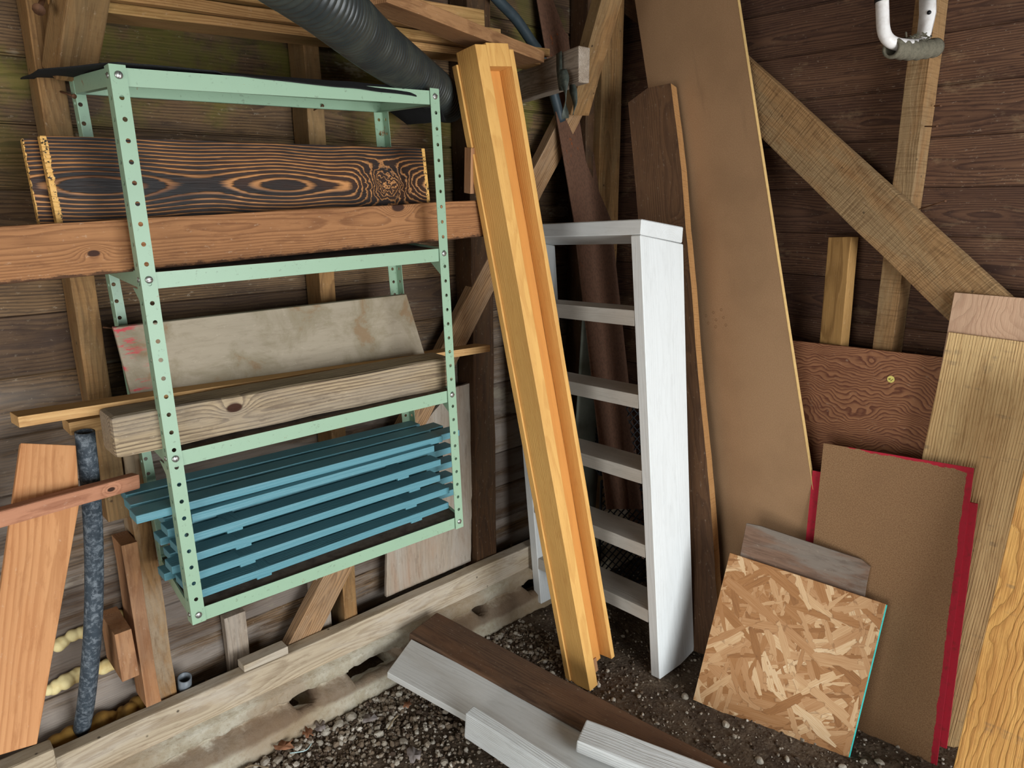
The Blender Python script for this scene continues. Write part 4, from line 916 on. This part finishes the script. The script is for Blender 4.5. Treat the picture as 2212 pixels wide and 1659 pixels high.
# ------------------------------------------------------------------ gravel, stones, leaves
def mkstone(r, rnd_, sub=2):
    bm = bmesh.new(); bmesh.ops.create_icosphere(bm, subdivisions=sub, radius=1); sd = V((rnd_.random()*50, 0, 0))
    sx, sy, sz = r, r*rnd_.uniform(.6, .95), r*rnd_.uniform(.4, .7)
    for v in bm.verts:
        k = 1+.28*mnoise.noise(v.co*1.3+sd)+.12*mnoise.noise(v.co*3+sd); v.co = V((v.co.x*sx*k, v.co.y*sy*k, v.co.z*sz*k))
    return bm
R_ = random.Random(11)
def onground(x, y): 
    if y > 1.735: return False
    return True
spots_ = [(640, 1510), (655, 1495), (672, 1485), (681, 1452+100), (700, 1530), (730, 1520), (748, 1535), (765, 1480+40), (780, 1545), (600, 1640), (560, 1648), (655, 1585), (690, 1600), (710, 1575), (735, 1600), (760, 1590),
          (815, 1500), (850, 1490), (830, 1540), (842, 1565), (870, 1600), (900, 1580), (820, 1585), (500, 1645), (620, 1610), (560, 1630), (1080, 1375), (1100, 1385), (1115, 1370), (1065, 1395), (1095, 1345), (1130, 1360), (1100, 1420),
          (1160, 1410), (1568, 1565), (1640, 1640), (1700, 1640), (1865, 1645), (1900, 1648), (1420, 1560), (1380, 1500), (960, 1645), (935, 1600), (1330, 1540), (1480, 1500), (1820, 1655)]
for k, (x, y) in enumerate(spots_):
    p = pz(x, y, 0); 
    if p.y > 1.74: p.y = 1.74-R_.uniform(0, .03)
    r = R_.uniform(.010, .020) if k < 26 else R_.uniform(.008, .014); bm = mkstone(r, R_)
    o = link('stone', tomesh(bm, 'stone', False), M_stone, None, Matrix.Translation((p.x, p.y, ground_h(p.x, p.y)+r*.32)) @ Matrix.Rotation(R_.uniform(0, 6), 4, 'Z') @ Matrix.Rotation(R_.uniform(-.4, .4), 4, 'X'))
    far = k >= 26
    tag(o, 'pale stone lying on the dirt among the gravel' if far else 'pale stone in the scatter at the foot of the left concrete footing', 'stone', 'pale stones on the open dirt' if far else 'pale stones by the footing')
# pebbles
import numpy as np
base = bmesh.new(); bmesh.ops.create_icosphere(base, subdivisions=1, radius=1); base.verts.ensure_lookup_table()
bv = np.array([v.co[:] for v in base.verts]); bf = [[v.index for v in f.verts] for f in base.faces]; base.free()
vs, fs, cs = [], [], []; nv = 0; rs = np.random.RandomState(4)
pal = [lin(c)[:3] for c in ('5a4b3d', '6f5f4e', '8c7f6e', 'a79d8d', '4a3c31', '7a6a58', 'bdb4a6')]
for i in range(15000):
    if i < 6500: x = rs.uniform(.35, 1.65); y = 1.76-abs(rs.normal(0, .20))
    else: x = rs.uniform(.3, 2.3); y = rs.uniform(.2, 1.75)
    if y < .1: continue
    r = rs.gamma(2.2, .0016)+.0016; r = min(r, .012)*(1 if i < 6500 else .7)
    if y > 1.75: y = 1.75
    a, b, c = rs.uniform(0, 6.28, 3); ca, sa, cb, sb = math.cos(a), math.sin(a), math.cos(b), math.sin(b)
    Rm = np.array([[ca, -sa, 0], [sa, ca, 0], [0, 0, 1]]) @ np.array([[1, 0, 0], [0, cb, -sb], [0, sb, cb]])
    P = (bv*(1+.25*rs.uniform(-1, 1, (len(bv), 1)))*np.array([r, r*rs.uniform(.6, 1), r*rs.uniform(.5, .9)])) @ Rm.T + np.array([x, y, ground_h(x, y)+r*.35])
    vs.append(P); fs += [[q+nv for q in f] for f in bf]; nv += len(bv); cs += [pal[rs.randint(len(pal))]+(1,)]*len(bv)
me = bpy.data.meshes.new('gravel'); me.from_pydata(np.concatenate(vs).tolist(), [], fs); at = me.color_attributes.new('pc', 'FLOAT_COLOR', 'POINT')
at.data.foreach_set('color', np.array(cs, dtype='f').ravel()); o = link('gravel', me, M_gravel); tag(o, 'loose gravel and dirt crumbs scattered over the earth floor', 'gravel', kind='stuff')
# leaves and twigs
def leaf(x, y, r, mat, label, sd):
    p = pz(x, y, .0); p.y = min(p.y, 1.74); bm = bmesh.new(); n = 14; R2 = random.Random(sd); c = bm.verts.new((0, 0, .004)); ring = []
    for i in range(n):
        a = 2*math.pi*i/n; rr = r*(.55+.45*abs(math.cos(a*2.5)))*R2.uniform(.8, 1.1); ring.append(bm.verts.new((math.cos(a)*rr, math.sin(a)*rr*.7, R2.uniform(0, r*.45))))
    for i in range(n): bm.faces.new((c, ring[i], ring[(i+1) % n]))
    o = link('leaf', tomesh(bm, 'leaf', True), mat, None, Matrix.Translation((p.x, p.y, .010)) @ Matrix.Rotation(R2.uniform(0, 6), 4, 'Z')); m = o.modifiers.new('t', 'SOLIDIFY'); m.thickness = .0006
    tag(o, label, 'leaf')
leaf(588, 1588, .035, M_leaf, 'reddish crumpled leaf against the footing, bottom left of the gravel', 1)
leaf(640, 1562, .025, M_leaf, 'small orange leaf standing against the concrete footing', 2)
leaf(690, 1575, .028, M_leafg, 'grey mauve leaf among the stones near the footing', 3)
leaf(800, 1560, .03, M_leafg, 'pale brown leaf beside the biggest pale stone', 4)
leaf(895, 1640, .035, M_leafg, 'whitish curled leaf at the bottom edge left of the white stud', 5)
leaf(880, 1530, .02, M_leaf, 'small pinkish leaf right of the pale stones', 6)
leaf(1440, 1600, .02, M_leaf, 'brown leaf on the dirt between dark plank and strand board', 7)
def twig(pts, label, r=.0018, mat=M_twig, name='twig'):
    q = []
    for (x, y) in pts:
        p = pz(x, y, .012); p.y = min(p.y, 1.735); q.append(p)
    tag(tube(name, curve(q, 6), r, mat, seg=6), label, name.replace('_', ' '))
twig([(385, 1628), (420, 1640), (455, 1652)], 'thin straight twig leaning at the footing, bottom left')
twig([(445, 1655), (490, 1640), (540, 1650), (580, 1658)], 'curved twig lying at the bottom left of the gravel')
twig([(626, 1627), (660, 1621), (673, 1606)], 'pale blue twist tie lying on the dirt', .0016, M_felt_tape, 'twist_tie')
twig([(838, 1575), (850, 1555), (860, 1545)], 'short tan wood sliver on the gravel', .003)
twig([(1160, 1432), (1175, 1425), (1195, 1428)], 'thin pale curved twig by the foot of the trough')
